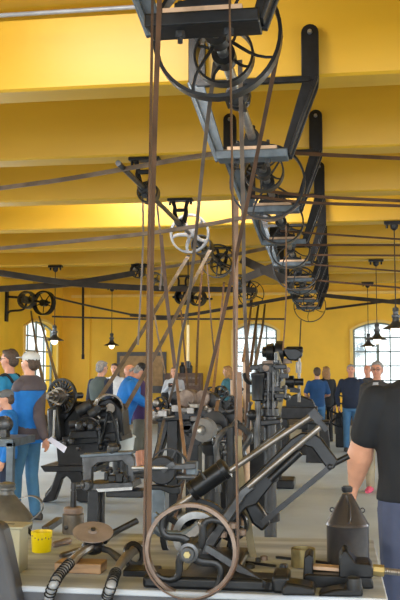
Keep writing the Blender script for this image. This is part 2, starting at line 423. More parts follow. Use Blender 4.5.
# ---------------------------------------------------------------- main line shaft
ZS = 1.55 + 2.0
XS = -.655
def wheel(name, c, axis, Rr, w, label=None, rim=.02, hub=.05, ns=4, m='iron', cat='pulley', sm=None, tw=.012, curved=0, hubw=None, hubm=None, group=None):
    c = V(c); t = thing(name, c - V((0, 0, Rr)), label, cat, group)
    wheel_parts(c, axis, Rr, w, t, rim, hub, ns, m, sm, tw, curved, hubw, hubm)
    return t
def wheel_parts(c, axis, Rr, w, t, rim=.02, hub=.05, ns=4, m='iron', sm=None, tw=.012, curved=0, hubw=None, hubm=None, a0=.4):
    a, u, x = frame(axis); c = V(c)
    MB().ring(c, axis, Rr, Rr - rim, w).build('rim', m, t)
    MB().lathe(c - a * (hubw or w * 1.2) / 2, a, [(0, hub), ((hubw or w * 1.2), hub)], 18).build('hub', hubm or m, t)
    for k in range(ns):
        th = 2 * PI * k / ns + a0; pts = []
        for j in range(7):
            r = hub * .8 + (Rr - rim * .5 - hub * .8) * j / 6; q = th + curved * math.sin(PI * j / 6) * .5
            pts.append(c + (u * math.cos(q) + x * math.sin(q)) * r)
        mb = MB(); ws = [tw * (1.5 - j * .08) for j in range(7)]
        rings = []
        for j, p in enumerate(pts):
            tt = (pts[min(j + 1, 6)] - pts[max(j - 1, 0)]).normalized(); s = tt.cross(a)
            rings.append((p, s * ws[j], a * ws[j] * .6))
        mb.loft(rings, 8).build('spoke', sm or m, t)
shaft = MB().cyl((XS, 3.2, ZS), (XS, 26.6, ZS), .035, n=18)
tag(shaft.build('line_shaft', 'steel'), 'long bright steel line shaft running away under the hangers', 'shaft')
for y in (3.7, 6.25, 8.1, 12.1, 17.2):
    m = MB().lathe((XS, y - .09, ZS), (0, 1, 0), [(0, .05), (.02, .085), (.06, .085), (.075, .06), (.105, .06), (.12, .085), (.16, .085), (.18, .05)])
    for k in range(4):
        q = PI / 2 * k + .5; m.box((XS + .08 * math.cos(q), y, ZS + .08 * math.sin(q)), (.03, .2, .03))
    tag(m.build('shaft_coupling', 'iron'), {3.7: 'black flanged coupling on the line shaft nearest the camera', 6.25: 'black flanged coupling on the line shaft behind the nearest big pulley', 8.1: 'black flanged coupling on the shaft beyond the second hanger', 12.1: 'black flanged coupling on the shaft midway down the room', 17.2: 'farthest black flanged coupling on the line shaft'}[y], 'coupling')
def hanger(yb, label, col='iron'):
    y = yb - .02
    t = thing('shaft_hanger', (XS, y, 3.37), label, 'hanger')
    for s in (-1, 1):
        x = XS + s * .49; w = .075
        pts = [(x - w, 4.06)] + [(x + w * math.cos(PI - PI * k / 8), 4.48 + w * math.sin(PI * k / 8)) for k in range(9)] + [(x + w, 4.06)]
        f = MB().prism([V((a, y - .04, b)) for a, b in pts], (0, .05, 0)).build('foot', col, t, .006)
        MB().lathe((x, y - .075, 4.48), (0, 1, 0), [(0, .014), (.01, .02), (.04, .022)], 8).build('bolt', 'steel', f)
        m = MB()                                  # tapering arm with a raised rib
        xo, xi = x + s * .0, XS + s * .27
        poly = [(x + s * .075, 4.12), (x + s * .07, 4.0), (xi + s * .06, 3.38), (xi - s * .04, 3.40), (x - s * .06, 4.08)]
        m.prism([V((a, y - .035, b)) for a, b in poly], (0, .035, 0))
        m.bar((x + s * .06, y - .075, 4.06), (xi + s * .035, y - .075, 3.40), .025, .13)
        m.build('arm', 'bluegrey' if (s < 0 and col != 'iron2') else col, t, .006)  # left arm blue-grey all over: its bluish highlight is put into the colour
    MB().box((XS, y - .02, 4.075), (.98, .05, .05)).build('cross_bar', col, t, .005)
    MB().box((XS, y - .09, 3.405), (.60, .24, .06)).box((XS, y - .20, 3.395), (.60, .03, .07)).build('base_plate', 'bluegrey' if yb > 6 else col, t, .008)
    MB().box((XS, y - .08, 3.453), (.42, .2, .035)).build('packing_block', 'woodp', t, .003)
    m = MB().prism([V((XS + a, y - .17, b)) for a, b in ((-.15, 3.47), (.15, 3.47), (.15, 3.5), (.07, 3.52), (.06, 3.58), (.03, 3.62), (-.03, 3.62), (-.06, 3.58), (-.07, 3.52), (-.15, 3.5))], (0, .16, 0))
    m.cyl((XS, y - .09, 3.6), (XS, y - .09, 3.67), .022)
    m.build('bearing_block', col, t, .008)
    for s in (-1, 1):
        MB().cyl((XS + s * .13, y - .09, 3.31), (XS + s * .13, y - .09, 3.54), .014, n=8).cyl((XS + s * .13, y - .09, 3.34), (XS + s * .13, y - .09, 3.375), .026, n=6).build('bolt', 'greyiron', t)
    return t
names = ['nearest black hanger at the top edge of the frame, cropped by it', 'second black hanger, on the nearest full beam, with pale wood under its bearing', 'third black hanger down the line shaft, behind the second big pulley', 'fourth black hanger down the line shaft', 'fifth black hanger down the line shaft', 'sixth black hanger down the line shaft', 'seventh black hanger down the line shaft', 'eighth black hanger, small and far', 'ninth and farthest black hanger before the back wall']
for i, y in enumerate(BY[1:]):
    hanger(y - (.38 if i == 0 else 0), names[i] if i < len(names) else 'x')
pul = [(4.08, .18, .10, 'small dark pulley at the top edge carrying the long brown belt', 5), (5.08, .385, .09, 'nearest big thin-rimmed pulley on the line shaft', 4), (5.42, .19, .10, 'small pulley just behind the nearest big pulley', 4),
       (8.65, .20, .14, 'small dark pulley in front of the second big pulley', 5), (9.13, .395, .09, 'second big thin-rimmed pulley on the line shaft', 4),
       (11.6, .30, .12, 'third pulley on the line shaft, medium sized', 4), (14.1, .32, .12, 'fourth pulley on the line shaft, before the fifth hanger', 4), (16.5, .44, .14, 'big pulley far down the shaft taking the crossed belt', 5),
       (19.0, .30, .16, 'dark pulley between the far hangers', 5), (21.6, .34, .14, 'dark pulley near the far end of the line shaft', 5), (24.2, .30, .3, 'broad dark drum pulley on the shaft before the last hanger', 5), (26.0, .47, .1, 'farthest thin pulley ending the line shaft', 5)]
for y, r, w, lb, ns in pul:
    wheel('line_shaft_pulley', (XS, y, ZS), (0, 1, 0), r, w, lb, rim=.022 if r > .25 else .016, hub=.075, ns=ns, tw=.008, curved=.25, m='iron' if y < 15 else 'iron2')

# ---------------------------------------------------------------- second shaft on the left, with drop hangers
def drop_hanger(X, yb, zs, label, w=.37):
    t = thing('drop_hanger', (X, yb + .2, zs - .06), label, 'hanger'); y = yb + .2
    m = MB().box((X, y, ZB - .02), (w, .16, .035)); 
    for s in (-1, 1): m.cyl((X + s * w * .42, y, ZB - .09), (X + s * w * .42, y, ZB - .03), .018, n=8)
    m.build('foot_plate', 'iron', t, .004)
    for s in (-1, 1):
        MB().tube([(X + s * w * .3, y, ZB - .03), (X + s * w * .22, y, ZB - .13), (X + s * w * .24, y, (ZB + zs) / 2), (X + s * .05, y, zs + .02)], [.03, .028, .032, .04]).build('leg', 'iron', t)
    MB().box((X, y, (ZB + zs) / 2 + .02), (w * .5, .05, .05)).build('cross_piece', 'iron', t, .008)
    MB().lathe((X, y - .1, zs), (0, 1, 0), [(0, .05), (.02, .065), (.18, .065), (.2, .05)]).box((X, y, zs - .04), (.06, .08, .12)).build('bearing', 'iron2', t)
X2, Z2 = -2.2, 3.68
a = at(118, 169, 8.9); Z2 = at(180, 224, 12.7).z; X2 = at(180, 224, 12.7).x
tag(MB().cyl((X2, 8.9, Z2), (X2, 24.4, Z2), .030, n=14).build('countershaft', 'greyiron'), 'bright steel countershaft on drop hangers, left of the line shaft', 'shaft')
for k, lb in ((3, 'nearest black drop hanger left of the line shaft, behind the long brown belt'), (4, 'second drop hanger, beside the pale grey spoked wheel'), (6, 'third drop hanger on the countershaft, behind dark pulleys'), (8, 'farthest drop hanger on the countershaft, above the middle window')):
    drop_hanger(X2, BY[k], Z2, lb)
wheel('spoked_pulley', (X2, 13.6, Z2), (0, 1, 0), .31, .1, 'pale grey spoked wheel on the countershaft', rim=.03, hub=.07, ns=5, m='palegrey', tw=.022, curved=.3)
for y, r, w, lb in ((10.45, .13, .16, 'small dark stepped pulley on the nearest drop hanger'), (15.0, .17, .5, 'dark drum pulley behind the pale spoked wheel'), (17.0, .33, .1, 'dark open pulley on the countershaft taking the crossed belt'), (17.6, .22, .3, 'broad black drum pulley on the countershaft'),
                    (21.0, .17, .3, 'blue-grey small pulley on the countershaft'), (23.2, .24, .4, 'dark drum pulley above the middle window'), (24.1, .36, .08, 'thin ringed pulley ending the countershaft, above the middle window')):
    wheel('countershaft_pulley', (X2, y, Z2), (0, 1, 0), r, w, lb, rim=.02, hub=.06, ns=5, m='bluegrey' if y == 21.0 else 'iron', tw=.012)
# third and fourth short shafts
X3 = at(140, 272, BY[7] + .2).x; Z3 = at(140, 272, BY[7] + .2).z
drop_hanger(X3, BY[7], Z3 , 'drop hanger of a short shaft, where a black flat belt ends', .4)
tag(MB().cyl((X3, 19.6, Z3), (X3, 22.5, Z3), .03).build('countershaft', 'oldsteel'), 'short steel countershaft left of the hanging belts, far down the room', 'shaft')
wheel('countershaft_pulley', (X3, 20.0, Z3), (0, 1, 0), .17, .2, 'small black pulley where the black flat belt ends', ns=4, rim=.02, m='iron')
c = at(163, 279, 22); wheel('countershaft_pulley', (X3, 22.1, Z3), (0, 1, 0), .2, .3, 'blue-grey small pulley on the short countershaft', ns=4, rim=.03, m='bluegrey')
X4 = at(184, 297, 22.7).x; Z4 = at(184, 297, 22.7).z
drop_hanger(at(182, 290, 22.7).x, BY[8], Z4, 'drop hanger of the small far shaft above the slatted cabinet', .4)
tag(MB().cyl((X4 - .3, 22.7, Z4), (X4 + .75, 22.7, Z4 - .06), .03).build('countershaft', 'iron'), 'small dark far countershaft above the slatted cabinet', 'shaft')
wheel('countershaft_pulley', (X4, 22.6, Z4), (.3, 1, 0), .21, .22, 'left one of two small black pulleys high above the slatted cabinet', ns=4, rim=.04, m='iron')
wheel('countershaft_pulley', (X4 + .38, 22.6, Z4 - .04), (.3, 1, 0), .21, .22, 'right one of two small black pulleys high above the slatted cabinet', ns=4, rim=.04, m='iron')
# wall bracket with two pulleys on the left wall
Yw = 22.9; c1 = at(27, 300, Yw); c2 = at(44, 303, Yw)
wx = XL
t = thing('wall_bracket', (wx, Yw, c1.z - .6), 'black cast wall bracket carrying two belt pulleys on the left wall', 'bracket')
MB().box((wx + .03, Yw, c1.z - .1), (.06, .16, .95)).build('wall_plate', 'iron', t, .01)
MB().bar((wx, Yw, c1.z + .1), (c1.x, Yw, c1.z + .05), .06, .07).tube(curve_pts([(wx, Yw, c1.z - .45), (wx + .12, Yw, c1.z - .3), (c1.x - .1, Yw, c1.z - .25), (c1.x, Yw, c1.z - .02)]), .03).build('arm', 'iron', t)
MB().cyl((c1.x - .1, Yw + .05, c1.z), (c2.x + .2, Yw - .1, c2.z), .03).build('axle', 'iron2', t)
wheel('wall_pulley', c1, (.15, 1, 0), .24, .2, 'left cone-shaped pulley on the wall bracket above the men', ns=5, rim=.05, hub=.1, m='greyiron')
wheel('wall_pulley', c2, (.3, 1, 0), .33, .16, 'right open dark pulley on the wall bracket, above the left window', ns=5, rim=.04, hub=.09, m='iron')

# ---------------------------------------------------------------- belts: (points as seen, with the depth of each end), width, thickness
BN = 0
def belt(pts, w, label, m='belt', wd=(1, 0, 0), th=.006, sag=0, name='drive_belt', group=None):
    P = [at(x, y, Y) for x, y, Y in pts]
    d = P[-1] - P[-2]
    if pts[-1][0] >= 400: P.append(P[-1] + d * ((XR - .02 - P[-1].x) / d.x))   # on to the side wall
    d = P[0] - P[1]
    if pts[0][0] <= 0: P.insert(0, P[0] + d * ((XL + .02 - P[0].x) / d.x))
    if sag:
        a, b = P[0], P[-1]; P = [a.lerp(b, k / 14) - V((0, 0, sag * 4 * (k / 14) * (1 - k / 14))) for k in range(15)]
    elif len(P) > 2: P = curve_pts(P, 5)
    o = MB().ribbon(P, wd, w, th).build(name, m)
    return tag(o, label, 'belt', group)
# the long upright belt of the foreground machine: one closed loop over the top pulley and the flywheel
def loop(c1, r1, c2, r2, w, label, m='belt', th=.006):
    c1, c2 = V(c1), V(c2); d = c2 - c1; L = d.length; t = d / L
    ax = V((0, 1, 0)); ax = (ax - t * ax.dot(t)).normalized(); s = t.cross(ax)
    pts = []
    a = math.asin((r1 - r2) / L)
    for k in range(17):
        q = -PI / 2 - a + (PI + 2 * a) * k / 16
        pts.append(c1 + (-t * math.cos(q) + s * math.sin(q)) * r1)
    for k in range(17):
        q = PI / 2 + a - (PI + 2 * a) * (k / 16)
        pts.append(c2 + (t * math.cos(-(q)) + s * math.sin(q)) * r2)
    pts.append(pts[0]); vs = []; 
    return tag(MB().ribbon(pts, ax, w, th).build('drive_belt', m), label, 'belt')
FW = at(191, 550, 3.14)             # foreground flywheel centre
RF = sz(46, 3.14)
loop((XS, 4.08, ZS), .185, FW, RF + .004, .034, 'long brown leather belt from the top edge down round the foreground flywheel')
belt([(159.5, 0, 4.1), (152, 220, 3.8), (148, 535, 3.3)], .024, 'second narrow dark strand running close beside the long brown belt at left')
# black flat belts crossing at the upper left
belt([(0, 273, 17), (70, 283, 18.3), (145, 288, 19.5), (230, 289.5, 21), (256, 290, 21.6)], .13, 'upper black flat belt descending from the left edge in the crossed pair', 'beltd', (0, .25, 1), .02)
belt([(0, 289, 18), (70, 283.5, 18.6), (135, 273, 19.9)], .13, 'lower black flat belt rising from the left edge to the short shaft', 'beltd', (0, .25, 1), .02)
belt([(148, 270, 20), (197, 262, 18.9), (275, 246.5, 16.6)], .07, 'dark flat belt rising from the short shaft towards the line shaft', 'beltg', (0, .25, 1), .012)
belt([(130, 315, 22.8), (165, 317, 22.7), (187, 315, 22.6), (230, 308, 22.2), (300, 295.5, 21.7)], .085, 'black flat belt rising right above the middle window to the far pulley', 'beltd', (0, .25, 1), .015)
belt([(52, 297, 22.8), (90, 306, 22.7), (143, 317, 22.6)], .05, 'dark belt descending right from the wall bracket', 'beltd', (0, .25, 1), .012)
belt([(52, 316.5, 22.8), (140, 319, 22.7), (205, 319, 22.6), (285, 319, 22.4)], .045, 'thin level dark belt below the other black belts', 'beltd', (0, .25, 1), .012)
belt([(241, 259, 17.2), (285, 280, 16.5)], .16, 'descending half of the crossed belt between countershaft and line shaft', 'beltd', (0, .2, 1), .008)
belt([(243, 279, 17.0), (283, 263, 16.7)], .16, 'rising half of the crossed belt between countershaft and line shaft', 'beltd', (0, .2, 1), .008)
# long belts to the left
belt([(-6, 189, 9.5), (60, 180, 9.3), (130, 168, 9.1), (183, 158.5, 8.9), (232, 151, 8.8)], .055, 'upper long grey belt sweeping from the left edge to the second hanger', 'beltg', (0, .4, 1), .012)
belt([(-6, 249, 9.9), (80, 240.5, 9.7), (150, 233, 9.4), (210, 224, 9.2), (250, 217, 9.13), (275, 219.3, 9.1), (299, 204, 9.13)], .045, 'lower long grey belt from the left edge wrapping under the second big pulley', 'beltg', (0, .4, 1), .012)
# belts leaving to the right
rb = [([(285, 152.5, 9.0), (330, 155, 9.0), (404, 158.5, 9.0)], .04, 'topmost dark belt running to the right edge, below the second beam'),
      ([(250, 189, 9.1), (300, 195, 9.1), (340, 198, 9.1), (404, 201, 9.1)], .032, 'upper of two close belts leaving right from the second big pulley'),
      ([(252, 196, 9.1), (300, 202, 9.1), (340, 204, 9.1), (404, 206, 9.1)], .03, 'lower of two close belts leaving right from the second big pulley'),
      ([(280, 231, 11.6), (404, 239.5, 11.6)], .025, 'thin belt to the right edge just above the largest lamp mounting'),
      ([(296, 245, 11.8), (404, 245, 11.8)], .03, 'thin level belt to the right edge below the third beam'),
      ([(312, 255, 14.1), (404, 255.5, 14.1)], .03, 'thin level dark belt to the right edge above the middle lamp mounting'),
      ([(305, 264, 14.1), (404, 271.5, 14.1)], .025, 'thin belt descending to the right edge behind the middle lamp rod'),
      ([(312, 280, 16.5), (404, 288, 16.5)], .035, 'thin belt descending to the right edge above the smallest lamp mounting'),
      ([(322, 295, 19.0), (340, 297, 19), (404, 303, 19)], .09, 'black belt descending to the right edge above the right window'),
      ([(326, 309, 21.6), (404, 299, 21.6)], .06, 'black belt rising to the right edge above the right window')]
for i, (p, w, lb) in enumerate(rb): belt(p, w, lb, 'belt' if i < 8 else 'beltd', (0, .4, 1), .01)
# hanging belts of the centre machines
hb = [([(215, 62, 5.42), (204, 152, 6.5), (195, 243, 7.6), (188, 305, 8.4), (181, 340, 9), (175, 380, 9.4), (164, 420, 9.6), (150, 485, 6.6)], .028, 'beltg', 'curving grey-brown belt from the small pulley to the shaping machine disc'),
      ([(176, 375, 9.5), (183, 440, 8.2), (187, 468, 7)], .03, 'beltl', 'short light brown belt above the lathe bed, forming a narrow wedge'),
      ([(281, 36, 5.10), (255, 165, 6.0), (231, 280, 6.5), (213, 360, 6.7), (190, 451, 6.8), (172, 532, 6.6)], .027, 'belt', 'long slanting brown belt from the nearest big pulley down to the left'),
      ([(240, 60, 5.6), (243, 200, 6.6), (244.5, 300, 7.4), (248, 366, 7.9)], .03, 'beltg', 'nearly upright grey belt just right of the thin brown strand'),
      ([(161, 235, 9.4), (167, 300, 9.6), (175, 368, 9.7)], .04, 'belt', 'dark slanting belt left of the curving grey-brown belt'),
      ([(142.5, 195, 10.4), (143, 245, 10.4), (138, 345, 10.4)], .022, 'beltg', 'thin belt hanging from the nearest drop hanger'),
      ([(157, 205, 10.3), (162, 255, 10.3), (160, 290, 10.3)], .022, 'beltg', 'thin short belt beside the nearest drop hanger'),
      ([(189, 255, 13.6), (137, 340, 12), (99, 399, 10.8)], .055, 'beltg', 'left strand slanting from the pale spoked wheel to the lathe drum'),
      ([(210, 250, 13.6), (163, 340, 12), (121, 416, 10.8)], .055, 'beltg', 'right strand slanting from the pale spoked wheel to the lathe drum'),
      ([(31, 311, 22.7), (36, 345, 16), (43, 383, 11)], .045, 'beltg', 'left strand from the wall pulleys to the slotted disc machine'),
      ([(39, 316, 22.6), (47, 344, 16), (57, 380, 11)], .045, 'beltg', 'right strand from the wall pulleys to the slotted disc machine'),
      ([(152, 300, 15), (157, 330, 14), (165, 374, 13)], .03, 'beltg', 'thin far belt above the person in the light shirt'),
      ([(181, 310, 15), (184, 345, 14), (188, 392, 13)], .03, 'belt', 'thin far belt before the slatted cabinet'),
      ([(203, 262, 15), (199, 310, 14), (196, 385, 12)], .035, 'belt', 'dark belt falling right of the slatted cabinet middle'),
      ([(207, 262, 15), (211, 320, 14.5), (214, 352, 14)], .025, 'belt', 'thin brown belt on bare yellow wall right of the cabinet'),
      ([(224, 282, 17.4), (219, 340, 14), (213, 392, 12)], .04, 'beltl', 'light brown belt left of the middle window frame'),
      ([(236, 200, 9.2), (235.5, 300, 9.5), (235, 400, 9.6), (234, 440, 9.4)], .055, 'beltl', 'upright orange-brown belt in front of the middle window'),
      ([(252, 300, 24), (248, 330, 18), (243, 362, 13)], .05, 'beltl', 'left one of the belts falling from the pulley above the middle window'),
      ([(259, 302, 24), (255, 330, 18), (250, 372, 13)], .05, 'belt', 'middle one of the belts falling from the pulley above the middle window'),
      ([(265, 304, 24), (262, 330, 18), (255, 365, 13)], .05, 'beltg', 'right one of the belts falling from the pulley above the middle window'),
      ([(286, 225, 11.6), (286, 300, 11), (283, 350, 10)], .018, 'beltl', 'thin pale cord hanging from the fourth hanger'),
      ([(301, 320, 22), (299, 370, 20), (301, 400, 19)], .03, 'beltg', 'thin belt falling from the far pulleys right of the middle window'),
      ([(239, 372, 9.0), (240, 410, 9.0), (239, 455, 8.8)], .05, 'beltl', 'short broad light brown belt on the drilling machine'),
      ([(247, 360, 8.5), (248, 400, 8.5), (245, 445, 8.4)], .04, 'belt', 'short broad brown belt next to the upright round column'),
      ([(276, 352, 9.6), (283, 380, 9.6), (278, 415, 9.6)], .05, 'oldbelt', 'olive worn belt looping beside the drilling machine column'),
      ([(218, 400, 9.8), (212, 440, 9.0)], .04, 'beltl', 'short brown belt beside the grey grinding wheel'),
      ([(238, 436, 3.9), (240, 470, 3.85), (247, 515, 3.8), (251, 545, 3.76), (258, 577, 3.72)], .03, 'oldbelt', 'olive worn strap standing on the bench behind the flywheel')]
for p, w, m, lb in hb: belt(p, w, lb, m, (1, .3, 0), .006)
# ================================================================= machines on the floor
def seat_floor(t): pass
# ---- left lathe with slotted face plate (Y about 10.5)
Y = 10.6
def Pp(x, y, Yy=None): return at(x, y, Yy or Y)
t = thing('lathe', Pp(80, 506) * V((1, 1, 0)), 'heavy dark machine on an arched cast leg with a round slotted disc, left of centre', 'machine tool')
fl = at(60, 507, Y); 
def legs(cx, Yd, tk):
    o = [(58, 468), (80, 468), (83, 482), (87, 496), (93, 506), (81, 507), (76, 505), (73, 494), (70, 484), (66, 480), (61, 484), (58, 494), (54, 505), (42, 507), (43, 503), (50, 494), (55, 480)]
    pts = [at(x + cx, y, Yd) for x, y in o]; dz = min(p.z for p in pts)
    return MB().prism([p - V((0, 0, dz * (1 if p.z < .3 else 0))) for p in pts], (0, tk, 0))
legs(0, Y, .12).build('leg', 'iron2', t, .012)
m = legs(0, Y, .12); m.v = [v + V((-.14, .5, 0)) for v in m.v]; m.build('leg', 'iron2', t, .012)
m = MB().sil([(40, 466), (98, 466), (96, 472), (44, 472)], Y - .1, .6); m.build('drip_tray', 'iron2', t, .01)
MB().sil([(56, 444), (62, 440), (104, 436), (112, 450), (96, 456), (84, 466), (58, 467)], Y, .5).sil([(62, 437), (120, 432), (122, 441), (62, 446)], Y - .05, .6).build('bed', 'iron2', t, .012)
MB().sil([(70, 432), (96, 430), (98, 438), (68, 439)], Y - .12, .5).sil([(76, 421), (84, 421), (85, 431), (75, 431)], Y - .1, .12).sil([(88, 421), (96, 421), (97, 431), (87, 431)], Y - .1, .12).build('carriage', 'iron2', t, .01)
c = at(88, 430, Y - .1); m = MB()
m.tube([c + V((.15 * math.cos(a * PI / 10), 0, .15 * math.sin(a * PI / 10))) for a in range(1, 10)], .012); m.build('handwheel_rim', 'greyiron', t)
for px, py, r in ((80, 426, 4), (92, 426, 4), (86, 424, 2.6), (72, 441, 3.5), (66, 443, 2.5), (79, 448, 2.2), (99, 428, 3)):
    c = at(px, py, Y - .15); rr = sz(r, Y); MB().lathe(c - V((0, .06, 0)), (0, 1, 0), [(0, rr * .6), (.015, rr), (.05, rr), (.07, rr * .5)], 16).build('knob', 'greyiron', t)
MB().sil([(98, 402), (110, 398), (122, 410), (124, 436), (96, 438), (94, 420)], Y + .05, .35).build('headstock', 'iron2', t, .015)
for k, (px, w) in enumerate(((98, 0), (116, 0))):
    MB().cyl(at(px, 420, Y - .05), at(px + 2, 447, Y - .05), .022).build('upright_rod', 'greyiron', t)
MB().tube(curve_pts([at(100, 445, Y - .1), at(104, 430, Y - .1), at(109, 412, Y - .1), at(115, 425, Y - .1), at(119, 446, Y - .1)]), .018).build('linkage', 'iron', t)
for px, py, r in ((101, 447, 3.6), (118, 447, 3.6), (110, 450, 3), (107, 440, 2.6)):
    c = at(px, py, Y - .12); MB().ell(c, (sz(r, Y),) * 3).build('gear', 'iron', t)
c = at(108, 408, Y + .1)
wheel_parts(c, (.45, -1, 0), .175, .2, t, rim=.02, hub=.06, ns=5, m='oldsteel', sm='iron', tw=.012, hubw=.3)
MB().cyl(c - V((.05, .3, 0)), c + V((.1, .4, 0)), .045).build('spindle', 'iron', t)
MB().sil([(60, 425), (78, 402), (96, 400), (100, 436), (62, 438)], Y + .35, .45).build('gear_case', 'iron', t, .03)
MB().cyl(at(70, 425, Y), at(106, 420, Y), .05).build('cross_shaft', 'greyiron', t)
MB().cyl(at(78, 412, Y), at(92, 404, Y), .07).cyl(at(90, 415, Y - .05), at(99, 409, Y - .05), .06).build('guard', 'greyiron', t)
# slotted disc machine next to it
Y = 10.9
t = thing('face_plate_lathe', at(62, 440, Y) * V((1, 1, 0)) + V((0, 0, .78)), 'round dark slotted disc with a stepped cone beside the man in the cap', 'machine tool')
c = at(62, 396, Y); ax = V((-.38, -1, 0)).normalized(); a_, u_, x_ = frame(ax)
Rr = .225
m = MB().ring(c, ax, Rr, Rr - .022, .04); m.ring(c, ax, Rr * .42, .05, .05)
for k in range(22):
    th = 2 * PI * k / 22; d = u_ * math.cos(th) + x_ * math.sin(th)
    m.bar(c + d * Rr * .38, c + d * (Rr - .01), .026 if k % 2 else .018, .03, up=ax)
m.build('slotted_face_plate', 'iron2', t)
MB().ring(c + ax * .0, ax, Rr * .93, Rr * .86, .034).build('ring', 'iron2', t)
MB().lathe(c, ax, [(0, .11), (.07, .11), (.07, .085), (.15, .085), (.15, .06), (.22, .06), (.22, .04), (.30, .035)], 24).build('stepped_cone', 'oldsteel', t)
MB().cyl(c - ax * .4, c + ax * .1, .04).build('spindle', 'iron2', t)
f = at(62, 500, Y); cc = c - ax * .25
MB().prism([V((cc.x - .13, cc.y - .12, .78)), V((cc.x + .3, cc.y - .12, .78)), V((cc.x + .24, cc.y - .12, c.z - .1)), V((cc.x - .08, cc.y - .12, c.z - .06))], (0, .25, 0)).build('column', 'greyiron', t, .02)
MB().sil([(46, 409), (58, 405), (62, 440), (48, 445)], Y - .12, .3).build('gear_guard', 'greyiron', t, .03)
MB().cyl(at(55, 410, Y - .2), at(54, 437, Y - .2), .02).ell(at(54, 438, Y - .2), .035).build('lever', 'steel', t)
# ---- long dark benches / beds beyond
def plain_bed(name, x0, x1, ytop, ybot, Yd, dep, label, m='iron2', cat='machine tool', nleg=2):
    a, b = at(x0, ytop, Yd), at(x1, ytop, Yd); zb = at(x0, ybot, Yd).z
    t = thing(name, ((a.x + b.x) / 2, Yd, 0), label, cat)
    MB().box(((a.x + b.x) / 2, Yd + dep / 2, (a.z + zb) / 2), (b.x - a.x, dep, a.z - zb)).build('bed', m, t, .02)
    for k in range(nleg):
        x = a.x + (b.x - a.x) * ((k + .5) / nleg)
        MB().prism([(x - .12, Yd + .05, 0), (x + .12, Yd + .05, 0), (x + .07, Yd + .05, zb), (x - .07, Yd + .05, zb)], (0, dep - .1, 0)).build('leg', m, t, .01)
    return t
t = plain_bed('planing_machine', 272, 317, 407, 419, 17.5, .8, 'low black machine bed behind the slanted hacksaw frame')
MB().sil([(286, 398), (296, 394), (312, 400), (316, 408), (286, 408)], 17.6, .5).build('saddle', 'iron', t, .02)
MB().sil([(292, 424), (316, 424), (320, 428), (290, 430)], 17.4, .6).build('shelf', 'iron2', t, .01)
# ---- white bin / box on floor behind the lathe
c = at(122, 466, 11.8)
t = thing('storage_tub', (c.x, c.y, 0), 'pale grey white tub on a stool behind the dark lathe', 'tub')
zt = at(122, 436, 11.8).z; zb = .55
MB().loft([((c.x, c.y, zb), (.15, 0, 0), (0, .15, 0)), ((c.x, c.y, zt - .02), (.17, 0, 0), (0, .17, 0)), ((c.x, c.y, zt - .02), (.185, 0, 0), (0, .185, 0)), ((c.x, c.y, zt), (.185, 0, 0), (0, .185, 0))], 24).build('body', 'white', t)
MB().cyl((c.x, c.y, zt - .001), (c.x, c.y, zt + .015), .175, .16, 24).build('lid', 'white', t)
MB().cyl((c.x, c.y, 0), (c.x, c.y, zb), .13).build('stand', 'greyiron', t)

# ---- small hacksaw machine in the middle distance (Y 7)
Y = 7.0
t = thing('power_hacksaw', at(105, 528, Y) * V((1, 1, 0)), 'small bow-framed hacksaw machine on splayed legs, left of the long brown belt', 'machine tool')
MB().sil([(82, 456), (130, 453), (134, 458), (134, 484), (128, 484), (127, 466), (122, 461), (98, 463), (92, 468), (92, 486), (83, 487)], Y, .06).build('bow_frame', 'greyiron', t, .008)
MB().sil([(80, 454.5), (132, 451.5), (132, 454.5), (80, 457.5)], Y - .04, .14).build('top_rail', 'bluegrey', t, .004)
MB().sil([(86, 484), (132, 482), (134, 488), (92, 491), (84, 490)], Y - .08, .3).build('table', 'greyiron', t, .006)
MB().sil([(96, 489), (132, 487), (132, 490), (98, 492)], Y - .12, .02).build('saw_blade', 'steel', t)
m = MB()
for px, py, w, h in ((107, 476, 4, 8), (113, 478, 8, 6), (120, 477, 7, 9), (126, 479, 4, 6), (111, 471, 3, 4), (118, 471, 3, 4)):
    a = at(px, py, Y - .05); m.box(a, (sz(w, Y), .1, sz(h, Y)), .1)
m.build('work_vise', 'iron', t, .006)
MB().lathe(at(113, 453.5, Y), (0, 0, 1), [(0, .04), (.02, .05), (.05, .048), (.06, .035), (.065, .04), (.075, .03)], 18).build('weight', 'greyiron', t)
for s, o in ((0, 0), (1, .18)):
    a, b, c, d = [(88, 486), (98, 486), (97, 530), (89, 530)], [(97, 486), (103, 486), (103, 530), (98, 530)], 0, 0
    pts = [at(x, y, Y + o) for x, y in (a if s == 0 else b)]
    ext = [V((pts[2].x + (.0), Y + o, 0)), V((pts[3].x - .03, Y + o, 0))]
    MB().prism([pts[0], pts[1], ext[0], ext[1]], (0, .07, 0)).build('leg', 'iron2', t, .008)
a = at(128, 500, Y + .1)
MB().box((at(124, 492, Y).x, Y + .1, at(124, 494, Y).z), (.3, .2, .06)).build('base_bracket', 'iron2', t, .01)
MB().cyl(at(134, 471, Y), at(150, 470, Y), .028).cyl(at(74, 486, Y - .02), at(90, 485, Y - .02), .025).build('drive_rod', 'greyiron', t)
MB().lathe(at(86, 486, Y - .12), (0, 1, 0), [(0, .03), (.02, .045), (.06, .045)], 16).lathe(at(81, 485, Y - .1), (1, 0, .1), [(0, .02), (.01, .035), (.03, .035), (.04, .02)], 12).build('knob', 'greyiron', t)

